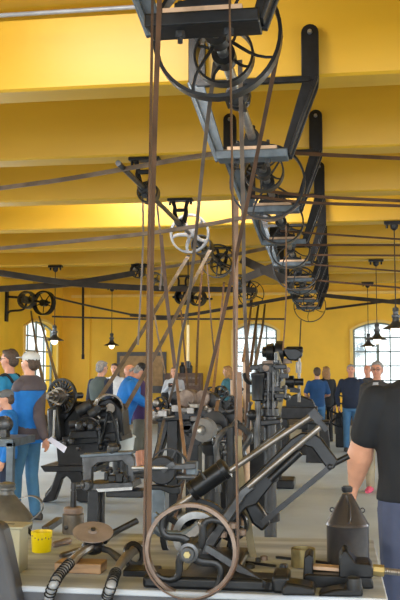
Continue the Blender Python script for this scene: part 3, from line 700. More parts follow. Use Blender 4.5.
# ---- shaping machine with round disc (Y 6.2)
Y = 6.2
t = thing('shaping_machine', at(160, 530, Y) * V((1, 1, 0)), 'shaping machine with a dark round disc and thin handwheel behind the foreground flywheel', 'machine tool')
c = at(163, 470, Y); MB().lathe(c - V((0, .05, 0)), (0, 1, 0), [(0, .09), (.01, .1), (.06, .1), (.07, .09)], 32).build('crank_disc', 'iron2', t)
wheel_parts(at(169, 468, Y + .1), (0, 1, 0), sz(20, Y), .03, t, rim=.012, hub=.03, ns=4, m='iron2', tw=.008)
MB().sil([(138, 466), (166, 465), (196, 463), (196, 469), (166, 470), (138, 472)], Y - .07, .04).build('ram', 'greyiron', t, .005)
MB().cyl(at(132, 468, Y - .1), at(168, 468, Y - .1), .012).build('feed_rod', 'steel', t)
MB().bar(at(162, 471, Y - .1), at(174, 463, Y - .1), .03, .02).build('crank', 'greyiron', t)
MB().sil([(151, 485), (159, 485), (172, 487), (180, 486), (180, 494), (172, 495), (160, 490), (150, 490)], Y - .05, .05).build('clamp_lever', 'iron', t, .008)
a = at(160, 488, Y)
MB().box((at(159, 490, Y).x, Y + .05, a.z / 2), (sz(14, Y), .16, a.z)).build('column', 'bluegrey', t, .01)
MB().sil([(185, 462), (196, 462), (196, 476), (186, 476)], Y, .1).build('slide', 'bluegrey', t, .006)
MB().cyl(at(176, 477, Y), at(196, 477, Y), .018).build('screw', 'greyiron', t)

# ---- centre lathe cluster (Y 10)
Y = 9.8
t = thing('centre_lathe', at(182, 500, Y) * V((1, 1, 0)), 'cluttered old lathe in the centre with cone pulleys and two square legs', 'machine tool')
MB().sil([(152, 411), (172, 408), (212, 407), (214, 414), (206, 420), (176, 421), (156, 422)], Y, .5).build('bed', 'iron2', t, .015)
MB().sil([(158, 420), (170, 420), (166, 436), (161, 452), (152, 478), (147, 478), (157, 440)], Y + .1, .2).build('bracket', 'iron2', t, .01)
for x0, x1, d in ((166, 177, 0), (184, 197, .05)):
    a, b = at(x0, 420, Y), at(x1, 420, Y)
    MB().box(((a.x + b.x) / 2, Y + .2 + d, a.z / 2), (b.x - a.x, .3, a.z)).build('leg', 'iron', t, .01)
for px, py, r, w in ((180, 399, 8.5, .12), (190, 398, 9, .2), (205, 398, 8, .14), (213, 400, 7.5, .12)):
    c = at(px, py, Y + .1); rr = sz(r, Y)
    MB().lathe(c - V((.02, w, 0)), (.25, 1, 0), [(0, rr * .35), (.01, rr * .95), (.03, rr), (w, rr), (w, rr * .75), (w * 1.6, rr * .75)], 24).build('cone_pulley', 'rust' if px in (190, 205) else 'iron2', t)
MB().cyl(at(172, 398, Y + .15), at(222, 400, Y + .15), .035).build('spindle', 'greyiron', t)
wheel_parts(at(161, 405, Y - .05), (.2, 1, 0), sz(8.5, Y), .05, t, rim=.016, hub=.03, ns=5, m='iron', tw=.012)
m = MB(); random.seed(3)
for k in range(26):
    px = random.uniform(154, 212); py = random.uniform(402, 420); a = at(px, py, Y - random.uniform(0, .2))
    if k % 3 == 0: m.box(a, (random.uniform(.05, .14), .1, random.uniform(.03, .08)), random.uniform(-.3, .3))
    elif k % 3 == 1: m.lathe(a, (random.uniform(-.4, .4), 1, 0), [(0, .02), (.01, .04), (.06, .04), (.07, .02)], 12)
    else: m.cyl(a, a + V((random.uniform(-.16, .16), -.02, random.uniform(-.04, .05))), .014, n=8)
m.build('carriage_gear', 'oldsteel', t, .004)
m = MB()
for k in range(9):
    px = random.uniform(180, 204); py = random.uniform(420, 440); a = at(px, py, Y - .02)
    m.lathe(a, (0, 1, 0), [(0, .02), (.01, .05), (.06, .05), (.07, .02)], 12) if k % 2 else m.box(a, (.1, .1, .06))
m.sil([(182, 421), (206, 421), (204, 438), (199, 446), (186, 446)], Y + .05, .15); m.build('apron', 'iron2', t, .006)
# grinder: grey wheel on a pedestal
Y = 8.8
t = thing('pedestal_grinder', at(210, 520, Y) * V((1, 1, 0)), 'grey grinding wheel on a tapered round pedestal in the centre', 'grinder')
c = at(203, 430, Y)
MB().lathe(c - V((0, .05, 0)), (.25, 1, 0), [(0, .09), (.01, .115), (.07, .12), (.1, .12)], 36).build('grinding_wheel', 'stone', t)
MB().lathe(c - V((.02, .10, 0)), (.25, 1, 0), [(0, .02), (.02, .045), (.06, .05)], 16).cyl(c, c + V((.2, .5, 0)), .04).build('spindle', 'steel', t)
c2 = at(214, 425, Y + .3); MB().lathe(c2, (.25, 1, 0), [(0, .08), (.01, .14), (.05, .14), (.07, .08)], 36).build('far_wheel', 'iron2', t)
b = at(210, 446, Y); zt = b.z
MB().lathe((b.x, Y + .15, 0), (0, 0, 1), [(0, .17), (.05, .17), (.07, .11), (.3, .085), (zt - .1, .075), (zt - .07, .1), (zt, .11), (zt + .05, .06), (zt + .12, .06)], 20).build('pedestal', 'iron2', t)
# second pedestal machine with a curved C arm
Y = 8.4
t = thing('fly_press', at(232, 520, Y) * V((1, 1, 0)), 'curved grey C-shaped press arm behind the slanted rod', 'press')
MB().tube(curve_pts([at(219, 492, Y), at(218, 462, Y), at(217, 444, Y), at(222, 434, Y), at(233, 427, Y), at(238, 420, Y)]), [.035] * 30 + [.028]).build('c_arm', 'greyiron', t)
MB().tube(curve_pts([at(237, 424, Y), at(246, 430, Y), at(250, 438, Y), at(243, 450, Y), at(247, 462, Y)]), .03).build('curved_lever', 'greyiron', t)
MB().cyl(at(213, 441, Y), at(236, 441, Y), .022).lathe(at(212, 441, Y), (1, 0, 0), [(0, .02), (.01, .035), (.03, .035)], 10).build('cross_shaft', 'greyiron', t)
MB().cyl(at(226, 446, Y), at(226, 462, Y), .028).ell(at(226, 452, Y), .045).build('ram', 'greyiron', t)
MB().cyl((at(232, 470, Y).x, Y, 0), at(232, 428, Y), .06).build('column', 'iron2', t)
MB().lathe((at(232, 470, Y).x, Y, 0), (0, 0, 1), [(0, .2), (.04, .2), (.07, .08)], 20).build('base', 'iron2', t)
# small black pulley pair on stand, far centre
Y = 13
t = thing('grinding_stand', at(215, 440, Y) * V((1, 1, 0)), 'stand with two small black spoked wheels before the person in teal', 'machine tool')
for px, py in ((212, 393), (221, 392), (200, 397)): 
    wheel_parts(at(px, py, Y), (.3, 1, 0), sz(6.5, Y), .09, t, rim=.02, hub=.03, ns=4, m='iron', tw=.012)
MB().cyl(at(196, 396, Y), at(229, 393, Y), .03).build('axle', 'greyiron', t)
c = at(212, 400, Y); MB().box((c.x + .02, Y + .05, c.z / 2), (.16, .2, c.z)).build('stand', 'iron2', t, .02)
MB().sil([(212, 404), (236, 402), (242, 414), (236, 424), (214, 424)], Y - 1, .4).build('casing', 'greyiron', t, .05)

# ---- drilling machine group (Y 8 and 12)
def post(name, px, ptop, Yd, r, label, m='iron2', collars=(), part='column'):
    a = at(px, ptop, Yd); t = thing(name, (a.x, Yd, 0), label, 'machine tool')
    MB().lathe((a.x, Yd, 0), (0, 0, 1), [(0, r * 2.6), (.04, r * 2.6), (.07, r * 1.3), (.12, r), (a.z, r)], 20).build(part, m, t)
    for py, k in collars:
        b = at(px, py, Yd); MB().lathe((a.x, Yd, b.z - .04), (0, 0, 1), [(0, r * 1.1), (.01, r * k), (.07, r * k), (.08, r * 1.1)], 20).build('collar', m, t)
    return t
Y = 8.0
t = post('drilling_machine', 269.5, 367, Y, .055, 'drilling machine with a stout round column, left of the slanted hacksaw arm', 'iron2', ((396, 1.3), (412, 1.5), (477, 1.35), (517, 1.5)))
MB().lathe(at(266, 373, Y), (0, 0, 1), [(0, .05), (.01, .065), (.05, .068), (.075, .068), (.085, .05)], 24).build('drive_pulley', 'iron2', t)
MB().lathe(at(258, 401, Y - .1), (0, 0, 1), [(0, .04), (.01, .055), (.2, .055), (.215, .062), (.24, .062), (.25, .04)], 20).build('spindle_head', 'iron', t)
MB().cyl((at(258, 455, Y).x, Y - .1, at(258, 450, Y).z), at(258, 400, Y - .1), .028).build('quill', 'greyiron', t)
MB().tube(curve_pts([at(244, 373, Y), at(246, 380, Y), at(251, 383, Y), at(256, 378, Y), at(258, 370, Y)]), .018).build('yoke', 'iron', t)
MB().sil([(250, 365), (286, 364), (287, 369), (250, 370)], Y - .02, .1).sil([(256, 377), (272, 377), (272, 381), (256, 381)], Y - .05, .1).sil([(262, 389), (284, 388), (284, 392), (262, 392)], Y - .05, .1).build('head_arm', 'iron2', t, .008)
MB().sil([(252, 421), (280, 419), (281, 424), (253, 427)], Y - .1, .3).build('table', 'iron2', t, .01)
random.seed(5)
for k in range(26):
    px = random.uniform(262, 286); py = random.uniform(362, 402); a = at(px, py, Y + random.uniform(-.1, .3)); m = MB()
    if k % 3 == 0: m.cyl(a, a + V((0, 0, random.uniform(.06, .2))), .014).build('guide_rod', 'greyiron', t)
    elif k % 3 == 1: m.lathe(a, (random.uniform(-.4, .4), 1, 0), [(0, .015), (.01, .03), (.06, .03), (.07, .015)], 12).build('gear', 'greyiron' if k % 2 else 'rust', t)
    else: m.box(a, (random.uniform(.04, .1), .08, random.uniform(.03, .05))).build('clamp', 'iron2', t, .004)
for px in (268, 273): MB().cyl(at(px, 415, Y - .08), at(px, 372, Y - .08), .012).build('guide_rod', 'greyiron', t)
wheel_parts(at(268, 412, Y + .25), (.2, 1, 0), sz(10, Y), .05, t, rim=.02, hub=.04, ns=4, m='iron', tw=.014)
MB().cyl(at(250, 402, Y - .1), at(248, 428, Y - .1), .014).ell(at(252, 415, Y - .1), .05).build('feed_lever', 'iron', t)
for px, pt, Yd, r, m_, lb in ((246, 362, 9.4, .035, 'woodp', 'pale wooden post behind the hanging belts, left of the drilling machine'), (233, 380, 9.9, .03, 'woodp', 'slimmer wooden post before the middle window')):
    post('machine_post', px, pt, Yd, r, lb, m_)
# far radial drill: black arm and spindle
Y = 12.5
t = thing('radial_drill', at(282, 435, Y) * V((1, 1, 0)), 'black radial drill with a long top arm before the yellow wall', 'machine tool')
c = at(276, 351, Y); 
MB().lathe(at(262, 352, Y), (1, 0, -.02), [(0, .03), (.01, .07), (.06, .08), (.07, .11), (.16, .13), (.17, .09), (.2, .16), (.3, .16), (.31, .06), (.36, .06)], 24).build('motor_body', 'iron', t)
MB().sil([(282, 348), (296, 348), (302, 351), (302, 356), (296, 361), (288, 360), (284, 354)], Y - .1, .25).cyl(at(286, 350, Y), at(303, 350, Y), .05).build('gear_head', 'iron', t, .02)
MB().cyl(at(299, 352, Y), at(299, 402, Y), .022).cyl(at(298.5, 362, Y), at(298.5, 373, Y), .04).build('spindle', 'oldsteel', t)
MB().lathe(at(284, 382, Y), (1, 0, 0), [(0, .04), (.01, .08), (.14, .09), (.15, .05), (.27, .05)], 20).build('feed_case', 'iron', t)
MB().cyl((at(276, 430, Y).x, Y + .1, 0), at(276, 352, Y + .1), .07).build('column', 'iron2', t)
MB().box((at(276, 430, Y).x, Y + .1, .06), (.5, .5, .12)).build('base', 'iron2', t, .02)
MB().bar(at(278, 384, Y), at(300, 391, Y), .05, .06).bar(at(290, 391, Y), at(299, 392, Y), .03, .08).build('lower_arm', 'iron', t)
MB().sil([(262, 361), (290, 358), (292, 363), (262, 366)], Y - .05, .2).build('table', 'rust', t, .01)
# spoked handwheel at right by the men
c = at(340, 415, 19.4)
t = thing('handwheel_stand', (c.x, c.y, 0), 'black spoked handwheel on a stand beside the man in the navy sweater', 'machine tool')
wheel_parts(c, (.2, 1, 0), .26, .06, t, rim=.03, hub=.06, ns=6, m='iron', tw=.018)
MB().box((c.x + .05, c.y + .2, c.z / 2), (.3, .25, c.z)).build('stand', 'iron', t, .03)
# stepped bed with small wheels at middle right behind people
t = plain_bed('work_table', 306, 330, 421, 424, 16, .6, 'low dark work table behind the person in the blue T-shirt', 'iron2', 'table')
# grey machine table at far left
a = at(0, 439, 7.6); b = at(13, 439, 7.6)
t = thing('machine_table', (a.x - .2, 7.6, 0), 'grey painted steel table at the left edge before the men', 'table')
MB().box(((a.x + b.x) / 2 - .2, 7.9, at(5, 443, 7.6).z), (b.x - a.x + .4, .6, .07)).build('top', 'bluegrey', t, .005)
MB().box((b.x - .03, 7.63, at(5, 443, 7.6).z / 2), (.06, .06, at(5, 443, 7.6).z)).build('leg', 'bluegrey', t)
MB().box((b.x - .6, 7.63, at(5, 443, 7.6).z / 2), (.06, .06, at(5, 443, 7.6).z)).build('leg', 'bluegrey', t)
MB().lathe(at(1, 425, 7.8), (0, 1, 0), [(0, .05), (.02, .08), (.1, .08)], 20).box((at(1, 433, 7.8).x, 7.85, at(1, 435, 7.8).z), (.1, .1, .1)).build('dial', 'greyiron', t)

# ---- more posts, levers and stands around the middle
Y = 9.2
t = thing('slotting_machine', at(225, 500, Y) * V((1, 1, 0)), 'tall narrow dark machine frame with levers between grinder and drilling machine', 'machine tool')
a = at(229, 455, Y); MB().box((a.x, Y + .2, a.z / 2), (.22, .3, a.z)).build('base', 'iron2', t, .02)
MB().sil([(222, 402), (236, 398), (240, 410), (236, 458), (224, 458), (226, 430)], Y + .1, .2).build('frame', 'iron2', t, .012)
MB().cyl(at(222, 412, Y), at(244, 410, Y), .03).cyl(at(236, 396, Y), at(243, 388, Y), .018).build('shaft', 'greyiron', t)
wheel_parts(at(229, 404, Y - .02), (.3, 1, 0), sz(9, Y), .05, t, rim=.016, hub=.03, ns=4, m='iron', tw=.012)
MB().tube(curve_pts([at(246, 440, Y), at(250, 425, Y), at(247, 412, Y), at(252, 402, Y)]), .016).build('lever', 'rust', t)
MB().ell(at(240, 424, Y), (.07, .06, .06)).build('counterweight', 'greyiron', t)
Y = 10.2
t = thing('gear_stand', at(252, 480, Y) * V((1, 1, 0)), 'dark stand with a toothed wheel low behind the slanted guide bars', 'machine tool')
a = at(254, 440, Y); MB().box((a.x, Y + .2, a.z / 2), (.3, .3, a.z)).build('stand', 'iron2', t, .02)
m = MB().ring(at(254, 432, Y), (.2, 1, 0), .13, .09, .05, 30)
c = at(254, 432, Y); a_, u_, x_ = frame((.2, 1, 0))
for k in range(18):
    q = 2 * PI * k / 18; d = u_ * math.cos(q) + x_ * math.sin(q); m.bar(c + d * .125, c + d * .145, .02, .045, up=(.2, 1, 0))
m.lathe(c - V((0, .04, 0)), (.2, 1, 0), [(0, .04), (.08, .04)], 16).bar(c + u_ * .1, c - u_ * .1, .03, .03, up=(.2, 1, 0)).bar(c + x_ * .1, c - x_ * .1, .03, .03, up=(.2, 1, 0))
m.build('toothed_wheel', 'greyiron', t)
# ================================================================= the bench and what lies on it
ZT = .80
def ez(px, z, py): return atz(px, py, z)
bl, br = atz(-60, 527, ZT), atz(374, 541, ZT)
YBk = (bl.y + br.y) / 2; XLb = bl.x; XRb = br.x; YFr = atz(40, 586.5, ZT).y
t = thing('work_bench', ((XLb + XRb) / 2, (YBk + YFr) / 2, 0), 'wide pale grey work bench across the foreground', 'table')
MB().box(((XLb + XRb) / 2, (YBk + YFr) / 2, ZT - .011), (XRb - XLb, YBk - YFr, .022)).build('bench_top', 'bench', t, .006)
MB().box(((XLb + XRb) / 2, YFr + .02, ZT - .09), (XRb - XLb - .02, .03, .136)).build('apron', 'benchs', t)
for x in (XLb + .08, XRb - .08):
    for y in (YFr + .08, YBk - .08): MB().box((x, y, ZT / 2 - .02), (.07, .07, ZT - .04)).build('leg', 'benchs', t)
def T(px, py, z=0): return atz(px, py, ZT + z)
print('bench', XLb, XRb, YFr, YBk)
# ---- foreground power hacksaw
Y = 3.68
t = thing('bench_hacksaw', (FW.x + .1, Y, ZT), 'big black bench hacksaw with flywheel and slanting saw frame', 'machine tool')
base = MB(); a = T(150, 577); b = T(372, 577)
Yc = YFr + .09; a = at(146, 585, Yc); b = at(276, 585, Yc)
base.box(((a.x + b.x) / 2, Yc, ZT + .022), (b.x - a.x, .13, .044)).box((b.x + .02, Yc, ZT + .03), (.06, .15, .06)).box((a.x + .22, 3.55, ZT + .015), (.2, .5, .03))
base.build('base_casting', 'iron', t, .012)
yy = FW.y
m = MB().sil([(170, 580), (176, 556), (184, 545), (198, 545), (206, 558), (222, 580)], Y, .07); m.build('pedestal', 'iron', t, .01)
fw = MB().ring(FW, (0, 1, 0), RF, RF - .013, .032, 64); fw = fw.build('flywheel_rim', 'rust', t)
a_, u_, x_ = frame((0, 1, 0))
for k in range(4):
    th = 2 * PI * k / 4 + .35; rings = []
    P = []
    for j in range(10):
        r = .03 + (RF - .035) * j / 9; q = th + .75 * math.sin(PI * j / 9 * .9)
        P.append(FW + (V((math.cos(q), 0, math.sin(q)))) * r)
    for j, p in enumerate(P):
        tt = (P[min(j + 1, 9)] - P[max(j - 1, 0)]).normalized(); s = tt.cross(V((0, 1, 0))); w = .015 - .0005 * j
        rings.append((p, s * w, V((0, 1, 0)) * .007))
    MB().loft(rings, 10).build('flywheel_spoke', 'iron', t)
h = at(184, 557, 3.5)
MB().lathe((FW.x, 3.06, FW.z), (0, 1, 0), [(0, .012), (.0, .022), (.02, .024), (.022, .034), (.06, .036), (.14, .036)], 20).build('flywheel_hub', 'greyiron', t)
MB().cyl((FW.x, 3.05, FW.z), (FW.x, 3.08, FW.z), .012, n=6).build('hub_nut', 'brass', t)
MB().cyl((FW.x, 3.08, FW.z), (FW.x, 3.75, FW.z), .018).build('axle', 'iron2', t)
c = at(197, 536, 3.85)
MB().ring(c, (0, 1, 0), .105, .075, .03).build('gear_wheel', 'steel', t)
MB().ring(c, (0, 1, 0), .16, .135, .03).lathe(c - V((0, .02, 0)), (0, 1, 0), [(0, .05), (.03, .075)], 24).build('gear_guard', 'iron', t)
for k in range(3):
    q = 2 * PI * k / 3 + .5; MB().bar(c, c + V((math.cos(q), 0, math.sin(q))) * .14, .025, .02).build('gear_spoke', 'iron', t)
# crank linkage inside the wheel
MB().tube(curve_pts([at(153, 526, Y), at(162, 533, Y), at(180, 535, Y), at(192, 530, Y), at(200, 524, Y)]), [.016, .017, .018, .018, .019, .02] * 4 + [.02]).build('connecting_rod', 'bluegrey', t)
MB().bar(at(187, 538, Y - .02), at(203, 525, Y - .02), .03, .02).ell(at(203, 524, Y - .02), .022).build('crank', 'oldsteel', t)
MB().tube(curve_pts([at(212, 548, Y), at(222, 560, Y), at(232, 568, Y), at(240, 574, Y - .05)]), .016).build('lower_lever', 'iron', t)
MB().bar(at(208, 548, 3.42), at(268, 586, YFr + .02), .024, .022).build('hand_lever', 'iron2', t)
# saw frame arm
arm = [(193, 556), (218, 520), (240, 488), (247, 482), (268, 462), (291, 439), (301, 433), (313, 433), (321, 438), (338, 461), (334, 469), (327, 469), (312, 448), (305, 446), (299, 452), (276, 480), (256, 505), (246, 508), (228, 530), (206, 560)]
MB().sil(arm, Y - .02, .05).build('swan_neck_frame', 'iron', t, .006)
MB().sil([(196, 556), (240, 490), (248, 484), (255, 488), (246, 496), (208, 556)], Y - .05, .045).build('frame_arm', 'greyiron', t, .005)
MB().sil([(244, 506), (256, 502), (263, 511), (270, 524), (262, 532), (252, 524)], Y + .03, .06).build('lower_slide', 'iron', t, .01)
a, b = at(156, 520, Y - .02), at(316, 413, Y - .02)
MB().cyl(a, b, .0125, n=16).build('guide_bar', 'oldsteel', t)
MB().bar(at(311, 411, Y - .02), at(320, 421, Y - .02), .035, .05).bar(at(316, 418, Y - .02), at(327, 430, Y - .02), .022, .03).build('end_bracket', 'iron2', t)
MB().cyl(at(248, 487, Y - .05), at(320, 427, Y - .05), .0115, n=16).build('guide_bar', 'oldsteel', t)
MB().cyl(at(270, 480, Y - .04), at(300, 452, Y - .04), .016).build('slide_clamp', 'iron', t)
a, b = at(193, 491, Y - .02), at(226, 468, Y - .02); d = (b - a).normalized(); L = (b - a).length
MB().lathe(a - d * .01, d, [(0, .03), (.004, .043), (.022, .044), (.024, .040), (L - .01, .040), (L - .008, .044), (L + .012, .044), (L + .018, .03)], 28).build('dashpot_cylinder', 'iron', t)
c = a.lerp(b, .45); MB().cyl(c - V((0, .03, 0)), c + V((-.025, -.05, .045)), .006).ell(c + V((-.025, -.05, .045)), .009).build('oil_cup', 'greyiron', t)
MB().bar(at(262, 523, Y - .03), at(330, 467, Y - .03), .022, .004).ell(at(330, 467, Y - .03), (.012, .008, .012)).build('saw_blade', 'iron2', t)
MB().cyl(at(333, 464, Y), at(349, 456, Y), .012).build('blade_handle', 'iron', t)
MB().cyl(at(230, 470, Y), at(285, 428, Y + .02), .008).build('thin_rod', 'greyiron', t)
MB().bar(at(146, 527, Y), at(158, 514, Y), .025, .03).build('bar_end', 'bluegrey', t)
for px, py, r in ((148, 574, .013), (164, 578, .012), (213, 566, .015), (222, 537, .02), (232, 528, .02), (242, 535, .018)):
    MB().lathe(at(px, py, 3.66), (0, 0, 1), [(0, r), (.02, r), (.025, r * .5)], 8).build('bolt', 'rust', t)
c = at(232, 524, Y + .1); wheel_parts(c, (.2, 1, 0), .07, .03, t, rim=.012, hub=.02, ns=5, m='iron', tw=.007)
MB().cyl(at(232, 548, Y + .1), at(232, 530, Y + .1), .015).build('gear_support', 'iron', t)

# ---- milk can with handle, right
def base_on(px, py): p = T(px, py); return p
p = T(348, 562.5); k = p.y / FPX
t = thing('oil_can', p, 'tall dark conical-topped metal can standing on the bench at right', 'can')
r = 20.2 * k
MB().lathe(p, (0, 0, 1), [(0, r * .97), (.006, r), (34 * k, r), (36 * k, r * 1.04), (38 * k, r)], 40).build('body', 'can', t)
MB().lathe(p + V((0, 0, 37.5 * k)), (0, 0, 1), [(0, r), (28 * k, 4.8 * k)], 40).build('cone_top', 'can', t)
MB().lathe(p + V((0, 0, 67 * k)), (0, 0, 1), [(0, 4.6 * k), (2 * k, 5.3 * k), (5 * k, 5.3 * k), (5 * k, 4 * k), (6 * k, 3.9 * k)], 20).build('cap', 'iron2', t)
MB().tube(curve_pts([p + V((0, -5 * k, 64 * k)), p + V((2 * k, -10 * k, 57 * k)), p + V((2 * k, -18 * k, 45 * k)), p + V((1 * k, -20 * k, 41 * k))]), .006).build('strap_handle', 'can', t)
for s in (-1, 1): MB().ring(p + V((s * 14.5 * k, 0, 50 * k)), (0, 1, 0), .011, .006, .006, 14).build('ear', 'iron2', t)
# ---- left can with loop handle
p = T(6, 529); k = p.y / FPX
t = thing('milk_can', p, 'dull grey metal can with a curved strap handle at the left edge', 'can')
r = 27 * k
MB().lathe(p, (0, 0, 1), [(0, r * .98), (8 * k, r), (10 * k, r * 1.05), (12 * k, r), (14 * k, r * .96), (34 * k, 9 * k), (35 * k, 7.5 * k), (39 * k, 7.5 * k), (40 * k, 9 * k), (42 * k, 9 * k), (43 * k, 6 * k)], 40).build('body', 'can2', t)
MB().lathe(p + V((0, 0, 42 * k)), (0, 0, 1), [(0, 8 * k), (3 * k, 9 * k), (4.5 * k, 8 * k), (6 * k, 2 * k)], 24).build('lid', 'can2', t)
MB().ribbon(curve_pts([p + V((14 * k, 0, 31 * k)), p + V((26 * k, 0, 34 * k)), p + V((36 * k, 0, 30 * k)), p + V((38 * k, 0, 20 * k)), p + V((26 * k, 0, 9 * k))]), (0, 1, 0), .03, .004).build('handle', 'can2', t)
# ---- cream tin box
p = T(8, 572); 
t = thing('tin_box', p, 'cream painted tin box with a slotted lid at the left edge', 'box')
q = T(19, 574); h = (at(22, 529, q.y).z - ZT)
MB().box((q.x - .14, q.y + .05, ZT + h / 2), (.28, .10, h)).build('body', 'tinbox', t, .004)
l = MB().box((q.x - .135, q.y + .05, ZT + h + .004), (.30, .12, .010)).build('lid', 'tinbox', t, .002)
MB().box((q.x - .09, q.y + .05, ZT + h + .0095), (.10, .008, .003)).build('slot', 'iron2', l)
for z in (.35, .42, .52): MB().lathe((q.x - .05, q.y - .001, ZT + h * z), (0, -1, 0), [(0, .004), (.002, .004)], 8).build('hole', 'iron2', t)
# ---- yellow cup
p = T(41.5, 551.5); k = p.y / FPX; r = 10.3 * k
t = thing('yellow_cup', p, 'bright yellow plastic cup with a stained rim', 'cup')
MB().lathe(p, (0, 0, 1), [(0, r * .9), (.002, r * .93), (20 * k, r * 1.06), (20.5 * k, r * 1.06), (20.5 * k, r * .97), (16 * k, r * .9), (3 * k, r * .82), (2 * k, 0.001)], 36).build('cup_wall', 'ycup', t)
m = MB(); random.seed(4)
for j in range(9):
    q = -PI * (j + .5) / 9; m.ell(p + V((math.cos(q) * r * 1.02, math.sin(q) * r * 1.02, (15.5 + random.uniform(-2, 1.5)) * k)), (.0025, .0025, .004))
m.build('paint_stains', 'rust', t)
c = p
t = tag(MB().bar(p + V((.01, .02, .012)), at(25, 527, p.y), .018, .009).build('flat_file', 'iron2', bevel=.002), 'dark flat tool leaning in the yellow cup', 'file')
# ---- wooden-handled tools
def handled(pa, pb, za, zb, r, label, m='wood', name='file_handle', blade=None):
    a, b = T(pa[0], pa[1], za), T(pb[0], pb[1], zb); d = (b - a); L = d.length
    t = thing(name, a, label, 'tool')
    MB().lathe(a, d, [(0, r * .5), (L * .08, r * .9), (L * .3, r * 1.1), (L * .6, r * .85), (L * .85, r), (L * .95, r * .8), (L, r * .5)], 16).build('handle', m, t)
    if blade:
        e = T(*blade); MB().bar(b, e + V((0, 0, zb)), .014, .006, (0, 0, 1)).build('blade', 'greyiron', t)
    return t
handled((71, 540), (53, 545), .015, .012, .015, 'worn brown wooden file handle behind the yellow cup', 'rust')
handled((82, 549), (60, 556), .014, .012, .012, 'dark tool handle lying left of the wooden block', 'oldsteel', 'punch')
a = T(45, 533); b = T(59, 524)
tag(MB().bar(a + V((0, 0, .015)), b + V((0, 0, .02)), .035, .03, (0, 0, 1)).build('angled_block', 'greyiron', bevel=.003), 'dark angled steel block behind the yellow cup', 'block')
# ---- spindle nut with rod
p = T(73, 533); k = p.y / FPX
t = thing('arbor_chuck', p, 'round steel chuck with an upright rod, left of the centre on the bench', 'chuck')
MB().lathe(p, (0, 0, 1), [(0, 10.5 * k), (.004, 11 * k), (19 * k, 11 * k), (20 * k, 9.5 * k), (20 * k, 8 * k)], 36).build('body', 'oldsteel', t)
MB().lathe(p + V((0, 0, 20 * k)), (0, 0, 1), [(0, 9.6 * k), (5 * k, 9.6 * k), (6 * k, 8.5 * k)], 36).build('collar', 'rust', t)
MB().lathe(p + V((0, 0, 26 * k)), (0, 0, 1), [(0, 3.2 * k), (16 * k, 3.0 * k), (16 * k, 2.4 * k), (18 * k, 2.4 * k), (18 * k, 3 * k), (24 * k, 2.8 * k)], 20).build('rod', 'iron2', t)
MB().lathe(p + V((-4 * k, -10.6 * k, 7 * k)), (0, -1, 0), [(0, 2.2 * k), (.004, 2.2 * k), (.005, 1.2 * k)], 16).build('set_screw', 'iron2', t)
def ribs(P, r, t):                             # dark spiral winding on a hose
    m = MB(); L = 0; pts = []
    for a, b in zip(P[:-1], P[1:]):
        d = b - a; x, u, w = frame(d)
        for j in range(8):
            L += d.length / 8; q = L / .02 * 2 * PI
            pts.append(a + d * (j / 8) + (u * math.cos(q) + w * math.sin(q)) * r)
    m.tube(pts, .0024, 6).build('spiral_winding', 'iron', t)
# ---- grinder with flexible shaft, wooden block
p = T(64, 574); q = T(90, 574)
zb = .035
wb_ = MB().box(((p.x + q.x) / 2 , p.y + .06, ZT + .019), (q.x - p.x + .085, .10, .038)).build('wooden_block', 'wood', bevel=.004)
tag(wb_, 'short brown wooden block under the hose of the disc grinder', 'block')
dsk = at(93, 533, 3.62)
t = thing('disc_grinder', dsk * V((1, 1, 0)) + V((0, 0, ZT)), 'hand grinder with a pale round disc and ribbed hose on the bench', 'tool')
nrm = V((.12, -.35, 1)).normalized()
MB().lathe(dsk, nrm, [(0, .078), (.002, .083), (.006, .083), (.008, .06), (.008, .02), (.014, .018), (.016, .006)], 40).build('disc', 'disc', t)
MB().lathe(dsk + nrm * .014, nrm, [(0, .012), (.008, .01), (.01, .004)], 8).build('disc_nut', 'greyiron', t)
MB().lathe(dsk - nrm * .075, nrm, [(0, .02), (.01, .035), (.05, .04), (.065, .03), (.075, .02)], 24).ell(at(93, 547, 3.62), (.05, .045, .032)).build('gear_head', 'iron2', t)
F = YFr - .03
hp = curve_pts([at(92, 547, 3.60), T(81, 553, .055), T(70, 563, .06), T(60, 574, .045), T(54, 584, .028), at(49, 597, F - .02), at(45, 615, F - .03), at(43, 640, F - .02)], 12)
MB().tube(hp[:26], .018).build('grip', 'oldsteel', t)
MB().tube(hp[22:], .0155, 12).build('hose', 'palegrey', t)
ribs(hp[24:], .0185, t)
MB().tube([at(104, 541, 3.66), at(112, 533, 3.72), at(136, 521, 3.88)], [.016, .012, .014]).build('side_handle', 'iron2', t)
MB().tube([at(100, 548, 3.62), at(110, 551, 3.6), at(120, 559, 3.58)], [.014, .013, .018]).build('clamp_arm', 'greyiron', t)
# long dark rod at right of disc
t = tag(MB().tube([T(108, 538, .02), T(118, 531, .022), T(137, 522, .022)], [.010, .013, .011]).build('steel_rod', 'iron2'), 'dark steel rod lying behind the disc grinder', 'rod')
